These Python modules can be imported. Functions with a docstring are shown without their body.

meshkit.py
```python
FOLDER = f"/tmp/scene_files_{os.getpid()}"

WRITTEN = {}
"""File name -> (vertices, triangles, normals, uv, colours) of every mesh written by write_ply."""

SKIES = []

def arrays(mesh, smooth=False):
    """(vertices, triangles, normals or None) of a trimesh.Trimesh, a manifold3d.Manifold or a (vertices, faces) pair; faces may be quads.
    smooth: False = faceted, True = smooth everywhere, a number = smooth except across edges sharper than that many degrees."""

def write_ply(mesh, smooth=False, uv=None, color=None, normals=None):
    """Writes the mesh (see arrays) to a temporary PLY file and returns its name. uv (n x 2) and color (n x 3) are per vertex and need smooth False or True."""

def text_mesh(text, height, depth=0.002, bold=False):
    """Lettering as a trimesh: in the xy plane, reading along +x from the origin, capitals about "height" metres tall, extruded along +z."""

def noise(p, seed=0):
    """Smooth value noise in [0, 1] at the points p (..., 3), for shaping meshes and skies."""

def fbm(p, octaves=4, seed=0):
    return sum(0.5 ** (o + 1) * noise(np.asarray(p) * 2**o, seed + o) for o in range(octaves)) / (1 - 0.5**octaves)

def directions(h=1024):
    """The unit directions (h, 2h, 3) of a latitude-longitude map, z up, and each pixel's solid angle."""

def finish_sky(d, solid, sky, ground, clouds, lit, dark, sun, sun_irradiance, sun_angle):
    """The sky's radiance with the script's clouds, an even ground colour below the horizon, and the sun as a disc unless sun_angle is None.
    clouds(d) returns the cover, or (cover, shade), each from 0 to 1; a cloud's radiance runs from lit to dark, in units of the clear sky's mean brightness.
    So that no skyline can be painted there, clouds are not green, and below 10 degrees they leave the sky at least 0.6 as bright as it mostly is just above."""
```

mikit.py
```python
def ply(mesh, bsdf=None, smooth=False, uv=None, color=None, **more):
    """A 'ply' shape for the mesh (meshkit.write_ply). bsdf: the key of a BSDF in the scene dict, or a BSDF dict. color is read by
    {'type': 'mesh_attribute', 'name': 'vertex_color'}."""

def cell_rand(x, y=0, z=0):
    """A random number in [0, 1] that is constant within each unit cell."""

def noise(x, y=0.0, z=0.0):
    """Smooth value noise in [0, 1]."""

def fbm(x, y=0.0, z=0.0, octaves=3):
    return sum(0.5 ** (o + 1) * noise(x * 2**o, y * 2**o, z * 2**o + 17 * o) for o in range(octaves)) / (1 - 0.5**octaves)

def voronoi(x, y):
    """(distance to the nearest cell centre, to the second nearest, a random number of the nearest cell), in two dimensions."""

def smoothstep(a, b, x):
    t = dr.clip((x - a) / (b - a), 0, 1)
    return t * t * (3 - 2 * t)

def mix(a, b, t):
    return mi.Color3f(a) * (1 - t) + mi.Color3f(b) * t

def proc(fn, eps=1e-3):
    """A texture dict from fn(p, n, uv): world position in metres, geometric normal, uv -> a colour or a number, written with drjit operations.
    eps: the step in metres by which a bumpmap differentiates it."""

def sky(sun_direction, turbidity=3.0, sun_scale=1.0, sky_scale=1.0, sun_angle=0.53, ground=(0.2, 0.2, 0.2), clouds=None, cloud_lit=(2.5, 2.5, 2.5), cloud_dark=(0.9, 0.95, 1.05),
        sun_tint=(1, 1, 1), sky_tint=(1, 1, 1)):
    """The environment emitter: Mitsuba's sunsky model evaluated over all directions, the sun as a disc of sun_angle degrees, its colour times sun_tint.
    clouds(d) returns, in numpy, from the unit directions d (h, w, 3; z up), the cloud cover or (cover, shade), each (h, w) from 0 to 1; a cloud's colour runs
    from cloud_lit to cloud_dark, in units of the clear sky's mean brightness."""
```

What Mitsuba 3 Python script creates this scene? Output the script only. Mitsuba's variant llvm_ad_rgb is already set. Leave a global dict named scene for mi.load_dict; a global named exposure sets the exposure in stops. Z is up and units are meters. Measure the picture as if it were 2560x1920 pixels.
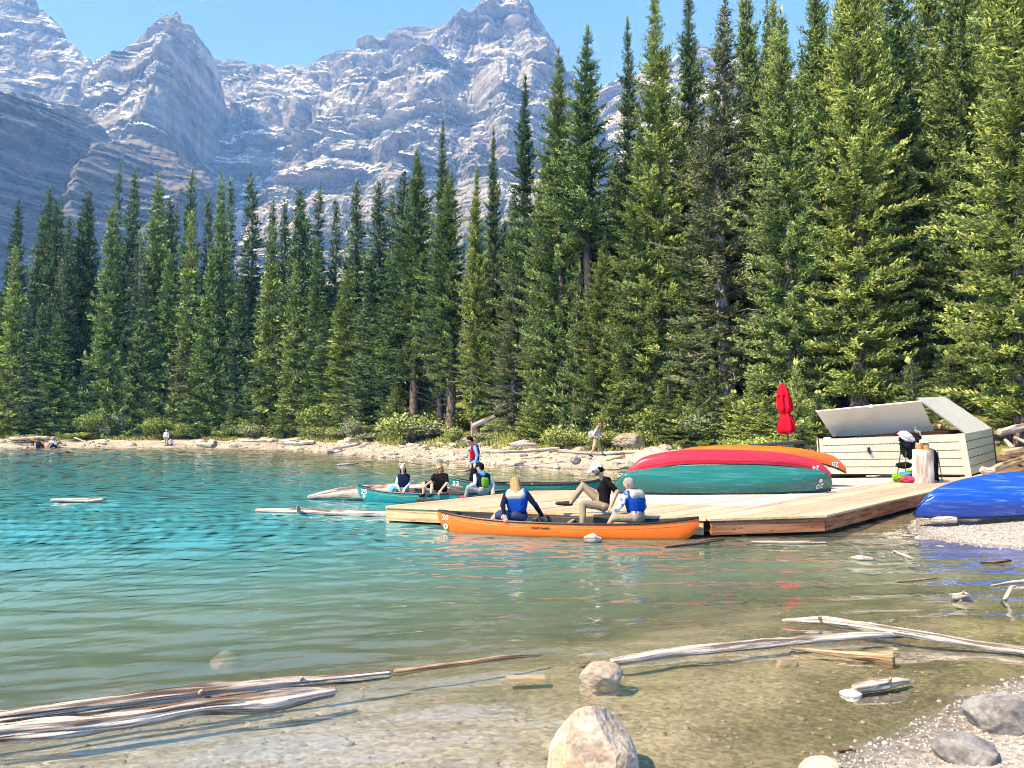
"""Turquoise mountain lake with a canoe dock, conifer forest and rocky peaks."""
import math
import numpy as np
import trimesh
import drjit as dr
import mitsuba as mi
import manifold3d as m3
import shapely
from shapely.geometry import Polygon, LineString, box as sbox
import mikit
import meshkit
from mikit import noise, fbm, voronoi, smoothstep, mix, cell_rand

T = mi.ScalarTransform4f
scene, labels = {}, {}

# ------------------------------------------------------------------ camera, light, exposure
EYE = 2.05
PITCH = math.radians(3.283)
scene["camera"] = {
    "type": "perspective", "fov": 67.2, "fov_axis": "x", "near_clip": 0.05, "far_clip": 9000.0,
    "to_world": T().look_at(origin=[0, 0, EYE], target=[0, math.cos(PITCH), EYE + math.sin(PITCH)], up=[0, 0, 1]),
    "medium": {"type": "ref", "id": "air"},
}
SUN = (-0.56, -0.40, 0.72)
scene["sky"] = mikit.sky(SUN, turbidity=2.4, sky_scale=1.22, sun_tint=(1.0, 0.97, 0.92), sky_tint=(0.70, 0.94, 1.18))
labels["sky"] = {"kind": "structure"}
exposure = 2.7
scene["air"] = {"type": "homogeneous", "albedo": {"type": "rgb", "value": [0.95, 0.95, 0.96]},
                "sigma_t": {"type": "rgb", "value": [4.0e-5, 8.5e-5, 19e-5]}}
scene["no_surface"] = {"type": "null"}
scene["haze"] = {"type": "cube", "bsdf": {"type": "ref", "id": "no_surface"}, "interior": {"type": "ref", "id": "air"},
                 "to_world": T().translate([0, 1900, 900]).scale([3600, 2300, 912])}
labels["haze"] = {"kind": "stuff", "label": "thin blue haze filling the air between the lake and the peaks", "category": "haze"}

# ------------------------------------------------------------------ helpers
counts = {}


def numbered(name):
    n = counts.get(name, 0)
    counts[name] = n + 1
    return name if n == 0 else f"{name}_{n:03d}"


def tag(key, label=None, cat=None, group=None, kind=None):
    d = {}
    if label: d["label"] = label
    if cat: d["category"] = cat
    if group: d["group"] = group
    if kind: d["kind"] = kind
    labels[key] = d
    return key


def thing(name, label, cat, group=None):
    return tag(numbered(name), label, cat, group)


def put(name, mesh, mat, parent=None, smooth=False, uv=None, label=None, kind=None, **kw):
    key = numbered(name if parent is None else parent + "__" + name)
    scene[key] = mikit.ply(mesh, mat, smooth=smooth, uv=uv, **kw)
    if label or kind: tag(key, label, kind=kind)
    return key


def rgb(*c):
    return {"type": "rgb", "value": list(c)}


def material(key, color, rough=0.7, spec=0.4, metallic=0.0, coat=0.0, two=True):
    c = color if isinstance(color, dict) else rgb(*color)
    b = {"type": "principled", "base_color": c, "roughness": rough, "specular": spec, "metallic": metallic}
    if coat: b.update(clearcoat=coat, clearcoat_gloss=0.85)
    scene[key] = {"type": "twosided", "bsdf": b} if two else b
    return key


def matte(key, color):
    c = color if isinstance(color, dict) else rgb(*color)
    scene[key] = {"type": "twosided", "bsdf": {"type": "diffuse", "reflectance": c}}
    return key


def bumpy(key, color, height, scale, rough=0.75, spec=0.3, eps=4e-3):
    scene[key] = {"type": "twosided", "bsdf": {"type": "bumpmap", "arbitrary": mikit.proc(height, eps=eps), "scale": scale, "bsdf": {
        "type": "principled", "base_color": color if isinstance(color, dict) else rgb(*color), "roughness": rough, "specular": spec}}}
    return key


V = lambda *a: np.array(a, float)
cat_mesh = trimesh.util.concatenate


def unit(v):
    v = np.asarray(v, float)
    return v / (np.linalg.norm(v) + 1e-12)


def frame_to(p0, x, y, z):
    m = np.eye(4)
    m[:3, 0], m[:3, 1], m[:3, 2], m[:3, 3] = x, y, z, p0
    return m


def box_at(size, center, rotz=0.0, tilt=None):
    b = trimesh.creation.box(size)
    if tilt is not None: b.apply_transform(tilt)
    b.apply_transform(trimesh.transformations.rotation_matrix(rotz, [0, 0, 1]))
    b.apply_translation(center)
    return b


def tri_mesh(man):
    m = man.to_mesh()
    return trimesh.Trimesh(np.array(m.vert_properties[:, :3]), np.array(m.tri_verts), process=False)


def grid_faces(nr, nc, wrap=False):
    i, j = np.meshgrid(np.arange(nr - 1), np.arange(nc if wrap else nc - 1), indexing="ij")
    a, b = i * nc + j, i * nc + (j + 1) % nc
    c, d = b + nc, a + nc
    return np.vstack([np.stack([a, b, c], -1).reshape(-1, 3), np.stack([a, c, d], -1).reshape(-1, 3)])


def tube_path(pts, rad, sides=10, caps=True):
    """A swept tube through pts with one radius per point (rad may be (n, sides))."""
    p = np.asarray(pts, float)
    t = np.gradient(p, axis=0)
    t /= np.linalg.norm(t, axis=1, keepdims=True) + 1e-12
    ref = np.array([0, 0, 1.0]) if abs(t[:, 2]).mean() < 0.85 else np.array([1.0, 0, 0])
    a = np.cross(t, ref)
    a /= np.linalg.norm(a, axis=1, keepdims=True) + 1e-12
    b = np.cross(a, t)
    ang = np.arange(sides) * 2 * np.pi / sides
    rad = np.asarray(rad, float)
    rad = np.broadcast_to(rad[:, None] if rad.ndim == 1 else rad, (len(p), sides))
    v = p[:, None] + rad[..., None] * (np.cos(ang)[None, :, None] * a[:, None] + np.sin(ang)[None, :, None] * b[:, None])
    v = v.reshape(-1, 3)
    f = grid_faces(len(p), sides, True)[:, ::-1]
    if caps:
        n = len(v)
        v = np.vstack([v, p[:1], p[-1:]])
        k = np.arange(sides)
        f = np.vstack([f, np.stack([k, (k + 1) % sides, k * 0 + n], 1), np.stack([(k + 1) % sides + (len(p) - 1) * sides, k + (len(p) - 1) * sides, k * 0 + n + 1], 1)])
    m = trimesh.Trimesh(v, f, process=False)
    if m.volume < 0: m.invert()
    return m


def resample(pts, n):
    p = np.asarray(pts, float)
    s = np.r_[0, np.cumsum(np.linalg.norm(np.diff(p, axis=0), axis=1))]
    q = np.linspace(0, s[-1], n)
    return np.stack([np.interp(q, s, p[:, k]) for k in range(3)], 1)


def fb(p, octaves=4, seed=0):
    return meshkit.fbm(p, octaves, seed) - 0.5


# ------------------------------------------------------------------ the lay of the land
SHORE = [(-170, 70), (-120, 82)] + [q[:2] for q in (
    (-52.815, 79.738, 0.000), (-47.228, 81.633, 0.000), (-40.870, 82.615, 0.000), (-33.538, 81.633, 0.000), (-25.194, 77.054, 0.000), (-19.507, 71.444, 0.000), (-13.604, 61.254, 0.000), (-8.855, 53.612, 0.000), (-5.235, 48.338, 0.000), (-2.264, 44.011, 0.000), (0.344, 41.120, 0.000), (2.893, 39.023, 0.000), (5.557, 37.331, 0.000))] + [
    (6.8, 31), (8.5, 27), (11.4, 22.8), (10.9, 20.3), (9.3, 17.6), (8.1, 15.7)] + [q[:2] for q in ((7.845, 15.470, 0.000), (7.690, 14.207, 0.000), (8.085, 13.544, 0.000), (8.538, 12.989, 0.000))] + [
    (10.6, 12.5), (11.8, 11.2), (11.2, 9.4), (8, 8.1), (5.6, 7.2)] + [q[:2] for q in ((4.114, 6.320, 0.000), (3.101, 5.595, 0.000), (2.374, 5.065, 0.000), (1.930, 4.782, 0.000))] + [
    (0.8, 4.0), (-1.2, 3.0), (-4, 1.2), (-10, -2), (-40, -15), (-170, -40)]
SHORE = np.array(SHORE, float)


def shore_dist(x, y):
    """Signed distance to the waterline: positive on land."""
    x, y = np.asarray(x, float), np.asarray(y, float)
    best, inside = np.full(x.shape, 1e9), np.zeros(x.shape, bool)
    for (ax, ay), (bx, by) in zip(SHORE, np.roll(SHORE, -1, 0)):
        dx, dy = bx - ax, by - ay
        t = np.clip(((x - ax) * dx + (y - ay) * dy) / (dx * dx + dy * dy), 0, 1)
        best = np.minimum(best, np.hypot(x - ax - t * dx, y - ay - t * dy))
        if ay != by:
            inside ^= ((ay > y) != (by > y)) & (x < (bx - ax) * (y - ay) / (by - ay) + ax)
    return np.where(inside, -best, best)


def sstep(a, b, x):
    t = np.clip((x - a) / (b - a), 0, 1)
    return t * t * (3 - 2 * t)


def ground(x, y, rough=True):
    x, y = np.asarray(x, float), np.asarray(y, float)
    p = np.stack([x, y, x * 0], -1)
    sd = shore_dist(x, y) + (0.5 * fb(p * 0.5, 3, 3) + 0.12 * fb(p * 3, 2, 8)) * np.clip(np.hypot(x, y) / 14, 0.5, 4)
    hill = sstep(-40, -14, x)
    far = 0.13 * np.clip(sd, 0, 6) + (0.06 + 0.2 * hill) * np.clip(sd - 5.5, 0, 22) + 0.07 * np.clip(sd - 28, 0, 300) ** 0.9
    flat = 0.06 * np.clip(sd, 0, 8) + 0.2 * np.clip(sd - 8, 0, 20) + 0.07 * np.clip(sd - 28, 0, 300) ** 0.9
    near = np.minimum(0.09 * np.clip(sd, 0, 99), 0.55)
    r = sstep(2, 7, x) * sstep(37, 30, y)
    land = far * (1 - r) + flat * r
    n = sstep(12.5, 10.5, y)
    land = land * (1 - n) + near * n
    left = sstep(4, -6, x)
    out = np.clip(-sd, 0, 99)
    shelf = 0.055 * out + 0.12 * np.clip(out - 3.0, 0, 99)
    k = sstep(13, 9, y)
    lake = -np.minimum(shelf * k + (1 - k) * out * (0.10 + 0.025 * left), 3.2)
    z = np.where(sd > 0, land, lake)
    if rough:
        z = z + 0.25 * fb(p * 0.35, 4, 11) * np.clip(sd / 6, 0, 1) + 0.03 * fb(p * 2.2, 3, 5)
    return z

# ------------------------------------------------------------------ ground and water
def ground_color(p, n, uv):
    sd = uv.x
    big = fbm(p.x * 0.6, p.y * 0.6, p.z, 4)
    fine = noise(p.x * 45, p.y * 45, 3)
    mid = fbm(p.x * 6, p.y * 6, 1, 3)
    peb, _, pr = voronoi(p.x * 26, p.y * 26)
    sand = mix((0.50, 0.45, 0.37), (0.36, 0.33, 0.28), smoothstep(0.35, 0.7, big))
    sand = sand * (0.72 + 0.56 * mid)
    gravel = mix((0.52, 0.49, 0.44), (0.28, 0.265, 0.24), pr * pr) * (0.75 + 0.4 * fine)
    near = smoothstep(19, 15, p.y)
    beach = sand * (1 - near) + gravel * near
    wet = smoothstep(0.55, 0.02, sd + 0.3 * (mid - 0.5))
    beach = beach * (1 - 0.45 * wet)
    bed = mix((0.34, 0.30, 0.19), (0.17, 0.155, 0.095), smoothstep(0.3, 0.75, fbm(p.x * 1.1, p.y * 1.1, 2, 3)))
    bed = mix(bed, (0.40, 0.39, 0.35), 0.75 * smoothstep(1.6, -1.2, p.x + 0.8 * (big - 0.5)) * smoothstep(7.2, 5.6, p.y + 0.35 * p.x))
    bed = bed * (0.75 + 0.5 * pr) * (0.78 + 0.44 * fine)
    c = mix(bed, beach, smoothstep(-0.25, 0.05, sd))
    soil = mix((0.17, 0.13, 0.085), (0.20, 0.235, 0.075), smoothstep(0.4, 0.6, fbm(p.x * 0.9, p.y * 0.9, 7, 3)))
    soil = soil * (0.6 + 0.8 * mid)
    return mix(c, soil, smoothstep(6.0, 8.5, sd + 3 * (big - 0.5)) * (1 - near))


matte("ground_surface", mikit.proc(ground_color))
az = np.radians(np.linspace(-66, 66, 250))
rr = np.r_[np.geomspace(1.6, 130, 260), np.geomspace(150, 5200, 24)]
AZ, RR = np.meshgrid(az, rr)
gx, gy = np.sin(AZ) * RR, np.cos(AZ) * RR
far_fade = np.clip((RR - 130) / 200, 0, 1)
gz = ground(gx, gy) * (1 - far_fade) + far_fade * 14
keep = (np.abs(gx) < 3500) & (gy < 4150)
gx, gy = np.clip(gx, -3500, 3500), np.clip(gy, -400, 4150)
gsd = np.where(RR > 200, 60, shore_dist(gx, gy))
gv = np.stack([gx, gy, gz], -1).reshape(-1, 3)
gf = grid_faces(len(rr), len(az))[:, ::-1]
put("ground", (gv, gf), "ground_surface", smooth=True, uv=np.stack([gsd.ravel(), gsd.ravel() * 0], 1), kind="structure")
# the ground behind and beside the place where the photograph was taken
hx, hy = np.meshgrid(np.linspace(-45, 45, 90), np.linspace(-45, 3.4, 60))
hz = ground(hx, hy) - 0.012
put("ground", (np.stack([hx, hy, hz], -1).reshape(-1, 3), grid_faces(60, 90)), "ground_surface", smooth=True,
    uv=np.stack([shore_dist(hx, hy).ravel(), hx.ravel() * 0], 1), kind="structure")


def silt(p, n, uv):
    return 1 - dr.exp(-1.9 * dr.maximum(uv.x - 0.05, 0))


def lake_color(p, n, uv):
    return mix((0.165, 0.255, 0.19), (0.055, 0.30, 0.355), smoothstep(0.45, 1.9, uv.x + 0.8 * (fbm(p.x * 0.12, p.y * 0.12, 0, 2) - 0.5)))


scene["lake_water"] = {"type": "blendbsdf", "weight": mikit.proc(silt),
                       "clear": {"type": "thindielectric", "int_ior": 1.33},
                       "milky": {"type": "plastic", "int_ior": 1.33, "diffuse_reflectance": mikit.proc(lake_color)}}
rw = np.random.default_rng(5)
az = np.radians(np.linspace(-52, 48, 620))
rr = np.geomspace(2.6, 150, 520)
AZ, RR = np.meshgrid(az, rr)
wx, wy = np.sin(AZ) * RR, np.cos(AZ) * RR
wsd = shore_dist(wx, wy)
calm = 0.45 + 0.55 * sstep(3.0, -6.0, wx + 0.15 * wy) * sstep(4.5, 9.5, wy)
calm = calm * (0.35 + 0.65 * sstep(-0.2, -2.5, wsd)) * (0.65 + 0.7 * meshkit.fbm(np.stack([wx * 0.15, wy * 0.3, wx * 0], -1), 3, 4))
hgt, sx, sy = np.zeros_like(wx), np.zeros_like(wx), np.zeros_like(wx)
for i in range(54):
    lam = 0.11 * (11.0 ** rw.random())
    a = rw.normal(0.14, 0.22)
    kx, ky = np.sin(a) * 2 * np.pi / lam, -np.cos(a) * 2 * np.pi / lam
    s = 0.026 * rw.uniform(0.5, 1.2)
    ph = kx * wx + ky * wy + rw.uniform(0, 6.28) + 2.2 * np.sin(wx * 0.33 + wy * 0.13 * rw.uniform(-1, 1) + i)
    hgt += s * lam / 6.283 * np.sin(ph)
    sx += s * np.sin(a) * np.cos(ph)
    sy += -s * np.cos(a) * np.cos(ph)
calm = calm * (1.25 - 0.88 * sstep(10, 36, RR))
hgt, sx, sy = hgt * calm, sx * calm, sy * calm
wn = np.stack([-sx, -sy, np.ones_like(sx)], -1)
wn /= np.linalg.norm(wn, axis=-1, keepdims=True)
wf = grid_faces(len(rr), len(az))[:, ::-1]
wet = (wsd < 0.9).ravel()
wf = wf[wet[wf].any(1)]
depth = np.clip(-ground(wx, wy, False), 0, 9).ravel()
wv = np.stack([wx, wy, hgt], -1).reshape(-1, 3)
used, inv = np.unique(wf, return_inverse=True)
wpath = meshkit.write_ply((wv[used], inv.reshape(-1, 3)), False, np.stack([depth, depth * 0], 1)[used], normals=wn.reshape(-1, 3)[used])
scene["lake"] = {"type": "ply", "filename": wpath, "face_normals": False, "bsdf": {"type": "ref", "id": "lake_water"}}
labels["lake"] = {"kind": "structure"}


# ------------------------------------------------------------------ mountains
def rock_face(p, n, uv):
    strata = fbm(p.z * 0.045 + 0.6 * fbm(p.x * 0.004, p.y * 0.004, 0, 2), 3.1, 0, 3)
    stain = fbm(p.x * 0.02, p.y * 0.02, p.z * 0.006, 4)
    fine = fbm(p.x * 0.12, p.z * 0.16, p.y * 0.12, 3)
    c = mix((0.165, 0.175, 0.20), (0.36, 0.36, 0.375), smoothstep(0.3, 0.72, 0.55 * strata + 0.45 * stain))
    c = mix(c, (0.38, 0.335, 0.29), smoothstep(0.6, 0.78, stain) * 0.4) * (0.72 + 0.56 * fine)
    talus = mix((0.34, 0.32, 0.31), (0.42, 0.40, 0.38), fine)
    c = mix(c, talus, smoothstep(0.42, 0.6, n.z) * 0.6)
    patch = fbm(p.x * 0.011 + 9, p.y * 0.011, p.z * 0.011, 4)
    w = fbm(p.x * 0.008, p.y * 0.008, p.z * 0.008, 2)
    line = smoothstep(0.52, 0.68, noise(p.z * 0.10 + 5 * w + 0.004 * p.x, 3.7, 1.0)) * noise(p.x * 0.02, p.y * 0.02, p.z * 0.03)
    flute = smoothstep(0.5, 0.7, fbm(p.x * 0.055, p.y * 0.055, p.z * 0.007, 3)) * smoothstep(0.5, 0.25, n.z)
    c = c * (1 - 0.6 * line) * (1 - 0.3 * flute)
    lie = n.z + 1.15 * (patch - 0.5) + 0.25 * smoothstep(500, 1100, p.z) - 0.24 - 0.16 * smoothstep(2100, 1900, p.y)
    snow = smoothstep(0.72, 0.77, lie + 0.12 * (fine - 0.5))
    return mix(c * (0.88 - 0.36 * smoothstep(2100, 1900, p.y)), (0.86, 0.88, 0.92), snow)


def rock_relief(p, n, uv):
    w = fbm(p.x * 0.008, p.y * 0.008, p.z * 0.008, 2)
    s = p.z * 0.075 + 4.2 * w + 0.0022 * p.x
    f = s - dr.floor(s)
    ledge = smoothstep(0.0, 0.22, f) - f
    return 15 * fbm(p.x * 0.032, p.z * 0.018, p.y * 0.032, 4) + 15 * ledge * noise(p.x * 0.011, dr.floor(s), 3) + 7 * dr.abs(fbm(p.x * 0.05, p.z * 0.012, p.y * 0.05, 2) - 0.5)


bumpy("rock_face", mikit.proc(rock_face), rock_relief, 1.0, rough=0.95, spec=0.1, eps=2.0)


def ridged(p, seed, octaves=4):
    out, amp = 0, 1.0
    for o in range(octaves):
        out = out + amp * np.abs(2 * meshkit.noise(np.asarray(p) * 2 ** o, seed + 7 * o) - 1)
        amp *= 0.5
    return out / 1.9


def mountain(crest, base, slope, seed, nu, nv, gully=1.0, jag=1.0, strata=(95, 40, 17), spurs=(), sideways=0.0, label=None):
    c = np.array(crest, float)
    x = np.interp(np.linspace(0, 1, nu), np.linspace(0, 1, nu), np.linspace(c[0, 0], c[-1, 0], nu))
    yc, zc = np.interp(x, c[:, 0], c[:, 1]), np.interp(x, c[:, 0], c[:, 2])
    q = np.stack([x / 60, x * 0, x * 0 + seed], -1)
    zc = zc + jag * (20 * fb(q, 3, seed) + 20 * (0.5 - ridged(q * 1.7, seed + 1, 3)))
    t = np.linspace(0, 1, nv)[:, None]
    z = zc[None] - (zc[None] - base) * t
    drop = zc[None] - z
    X = np.broadcast_to(x, z.shape)
    zz = z + 40 * np.sin(z / 97.0 + seed) + 26 * np.sin(z / 41.0 + 2.1 * seed)
    warp = 34 * fb(np.stack([X / 240, z / 420, X * 0], -1), 4, seed + 3)
    dip = 0.05 * X
    terr = 0
    for k, th in enumerate(strata):
        u = (zz + warp + dip) / th
        i, f = np.floor(u), u - np.floor(u)
        w = np.clip(2.6 * meshkit.fbm(np.stack([X / (150 - 45 * k), i * 3.3, X * 0 + seed], -1), 3, seed + k) - 0.85, 0, 1.2)
        terr = terr + (0.9, 0.85, 0.8)[k] * th / slope * w * (0.5 - (f - sstep(0.0, 0.2, f)))
    wob = fb(np.stack([X / 170, z / 230, X * 0], -1), 3, seed + 2)
    g = np.stack([X / 210 + 0.55 * wob, z / 620 + 0.2 * wob, X * 0], -1)
    cut = 1 - ridged(g, seed + 5, 2)
    fine = ridged(g * [4.3, 2.6, 1], seed + 9, 3)
    butt = gully * (190 * (cut ** 2 - 0.25) + 62 * (fine - 0.45) + 17 * (ridged(g * [19, 12, 1], seed + 12, 2) - 0.45))
    butt = np.where(butt < 0, np.maximum(butt, -drop / 0.75), np.minimum(butt, drop * 1.2 + 12))
    y = yc[None] - drop / slope - terr * sstep(0, 60, drop) + butt
    for x0, x1, wid, amp, z_off in spurs:
        d = np.clip(drop - z_off, 0, None)
        xs = np.interp(drop, [0, 300, 1200], [x0, x0 + 0.7 * (x1 - x0), x1]) + 50 * fb(np.stack([z / 130, z * 0, z * 0 + x0], -1), 3, seed)
        r = np.clip(1 - np.abs(X - xs) / wid, 0, 1)
        y = y - np.minimum(amp, d / 0.95) * r ** 1.1 * (1 + 1.3 * fb(np.stack([X / 120, z / 90, X * 0 + x0], -1), 4, seed + 41) * sstep(150, 450, d))
    y = y + (9 * fb(np.stack([X / 14, z / 12, y / 30], -1), 3, seed + 20)) * sstep(0, 20, drop)
    near_ = sstep(0, 40, drop)
    X = X + near_ * (sideways * sstep(0, 150, drop) * terr + 13 * fb(np.stack([y / 55, z / 38, X / 90], -1), 4, seed + 31) + 7 * (0.5 - ridged(np.stack([y / 26, z / 70, X / 60], -1), seed + 33, 2)))
    k = np.linspace(0, 1, 8)[1:, None]
    zb, yb = zc[None] - 420 * k, yc[None] + 380 * k
    v = np.stack([np.r_[np.broadcast_to(X[::1], X.shape)[::-1], np.broadcast_to(x, zb.shape)], np.r_[y[::-1], yb], np.r_[z[::-1], zb]], -1)
    f = grid_faces(v.shape[0], nu)
    uv = np.stack([v[..., 0].ravel(), v[..., 2].ravel() + 0.2 * v[..., 1].ravel()], 1) / 1000.0
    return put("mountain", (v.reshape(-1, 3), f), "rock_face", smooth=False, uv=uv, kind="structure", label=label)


mountain([(-1946.3, 3250.0, 1284.0), (-1562.9, 3250.0, 1438.3), (-1359.7, 3230.0, 1592.4), (-1328.2, 3220.0, 1613.9), (-1257.1, 3210.0, 1576.0), (-1180.6, 3200.0, 1568.9), (-1090.6, 3200.0, 1542.6), (-1026.8, 3200.0, 1547.0), (-991.5, 3190.0, 1529.1),
          (-923.1, 3180.0, 1546.1), (-869.3, 3170.0, 1523.9), (-833.4, 3160.0, 1551.5), (-768.2, 3150.0, 1574.6), (-682.3, 3140.0, 1586.8), (-603.3, 3120.0, 1598.0), (-504.8, 3100.0, 1643.1), (-400.3, 3090.0, 1663.3), (-337.2, 3080.0, 1645.2),
          (-249.3, 3060.0, 1655.6), (-145.8, 3030.0, 1703.6), (-104.7, 3010.0, 1736.4), (-16.0, 3000.0, 1755.5), (64.3, 3000.0, 1743.0), (88.3, 3000.0, 1676.8), (129.1, 3020.0, 1634.0), (172.9, 3050.0, 1555.6), (205.0, 3080.0, 1468.1),
          (323.3, 3120.0, 1380.8), (536.6, 3150.0, 1492.8), (794.8, 3170.0, 1623.6), (1057.1, 3200.0, 1568.9), (1489.2, 3220.0, 1446.9)],
         20, 1.25, 3, 660, 250, gully=1.0, spurs=[(250, 230, 190, 260, 150), (-250, -330, 150, 200, 120)])
mountain([(-1547.1, 2720.0, 1222.6), (-1513.7, 2720.0, 1311.6), (-1472.4, 2700.0, 1326.3), (-1439.1, 2700.0, 1343.6), (-1405.3, 2690.0, 1346.4), (-1385.7, 2690.0, 1361.1), (-1347.6, 2680.0, 1380.3), (-1314.9, 2670.0, 1404.5), (-1277.5, 2660.0, 1444.5),
          (-1239.5, 2650.0, 1458.8), (-1187.7, 2640.0, 1472.9), (-1173.3, 2640.0, 1463.1), (-1167.5, 2640.0, 1439.5), (-1132.3, 2650.0, 1419.4), (-1129.0, 2660.0, 1405.1), (-1114.4, 2700.0, 1381.4), (-1108.4, 2760.0, 1372.3), (-1106.9, 2830.0, 1329.8), (-1108.1, 2920.0, 1232.9), (-1093.7, 3000.0, 1023.6)],
         20, 1.7, 11, 300, 260, gully=0.75, strata=(110, 42, 19), spurs=[(-1132, -1010, 190, 230, 20)], sideways=0.7)
mountain([(-2617.6, 3040.0, 1867.2), (-2328.1, 3030.0, 1945.2), (-2072.5, 3020.0, 1821.4), (-1943.1, 3010.0, 1773.8), (-1925.4, 3010.0, 1728.1), (-1904.5, 3005.0, 1679.6), (-1868.9, 3000.0, 1668.6), (-1835.7, 3000.0, 1635.5), (-1803.7, 2995.0, 1604.0), (-1787.9, 2990.0, 1576.7), (-1778.8, 2990.0, 1543.8), (-1733.9, 2980.0, 1514.2),
          (-1704.7, 2975.0, 1483.1), (-1661.4, 2970.0, 1452.2), (-1654.0, 2980.0, 1424.5), (-1646.8, 3010.0, 1311.7), (-1634.0, 3040.0, 1160.1), (-1609.8, 3080.0, 1009.4)],
         20, 2.6, 23, 300, 260, gully=0.5, strata=(150, 60, 22))
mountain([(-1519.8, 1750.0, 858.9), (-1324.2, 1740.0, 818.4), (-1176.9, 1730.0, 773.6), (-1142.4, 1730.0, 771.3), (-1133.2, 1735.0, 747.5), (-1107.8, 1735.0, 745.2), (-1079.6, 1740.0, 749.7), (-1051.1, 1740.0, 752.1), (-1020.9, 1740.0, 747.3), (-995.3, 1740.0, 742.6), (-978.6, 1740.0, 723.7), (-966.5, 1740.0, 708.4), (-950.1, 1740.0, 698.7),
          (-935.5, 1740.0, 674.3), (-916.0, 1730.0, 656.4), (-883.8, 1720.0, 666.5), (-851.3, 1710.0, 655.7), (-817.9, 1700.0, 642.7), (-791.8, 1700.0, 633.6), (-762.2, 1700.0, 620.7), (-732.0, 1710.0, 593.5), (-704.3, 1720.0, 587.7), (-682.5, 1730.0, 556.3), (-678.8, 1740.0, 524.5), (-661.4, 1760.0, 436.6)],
         15, 1.15, 31, 300, 170, gully=0.85, jag=0.5, strata=(70, 30, 13), spurs=[(-880, -760, 110, 170, 0), (-1080, -1060, 120, 190, 0), (-690, -640, 90, 150, 0)], sideways=0.4)

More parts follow.
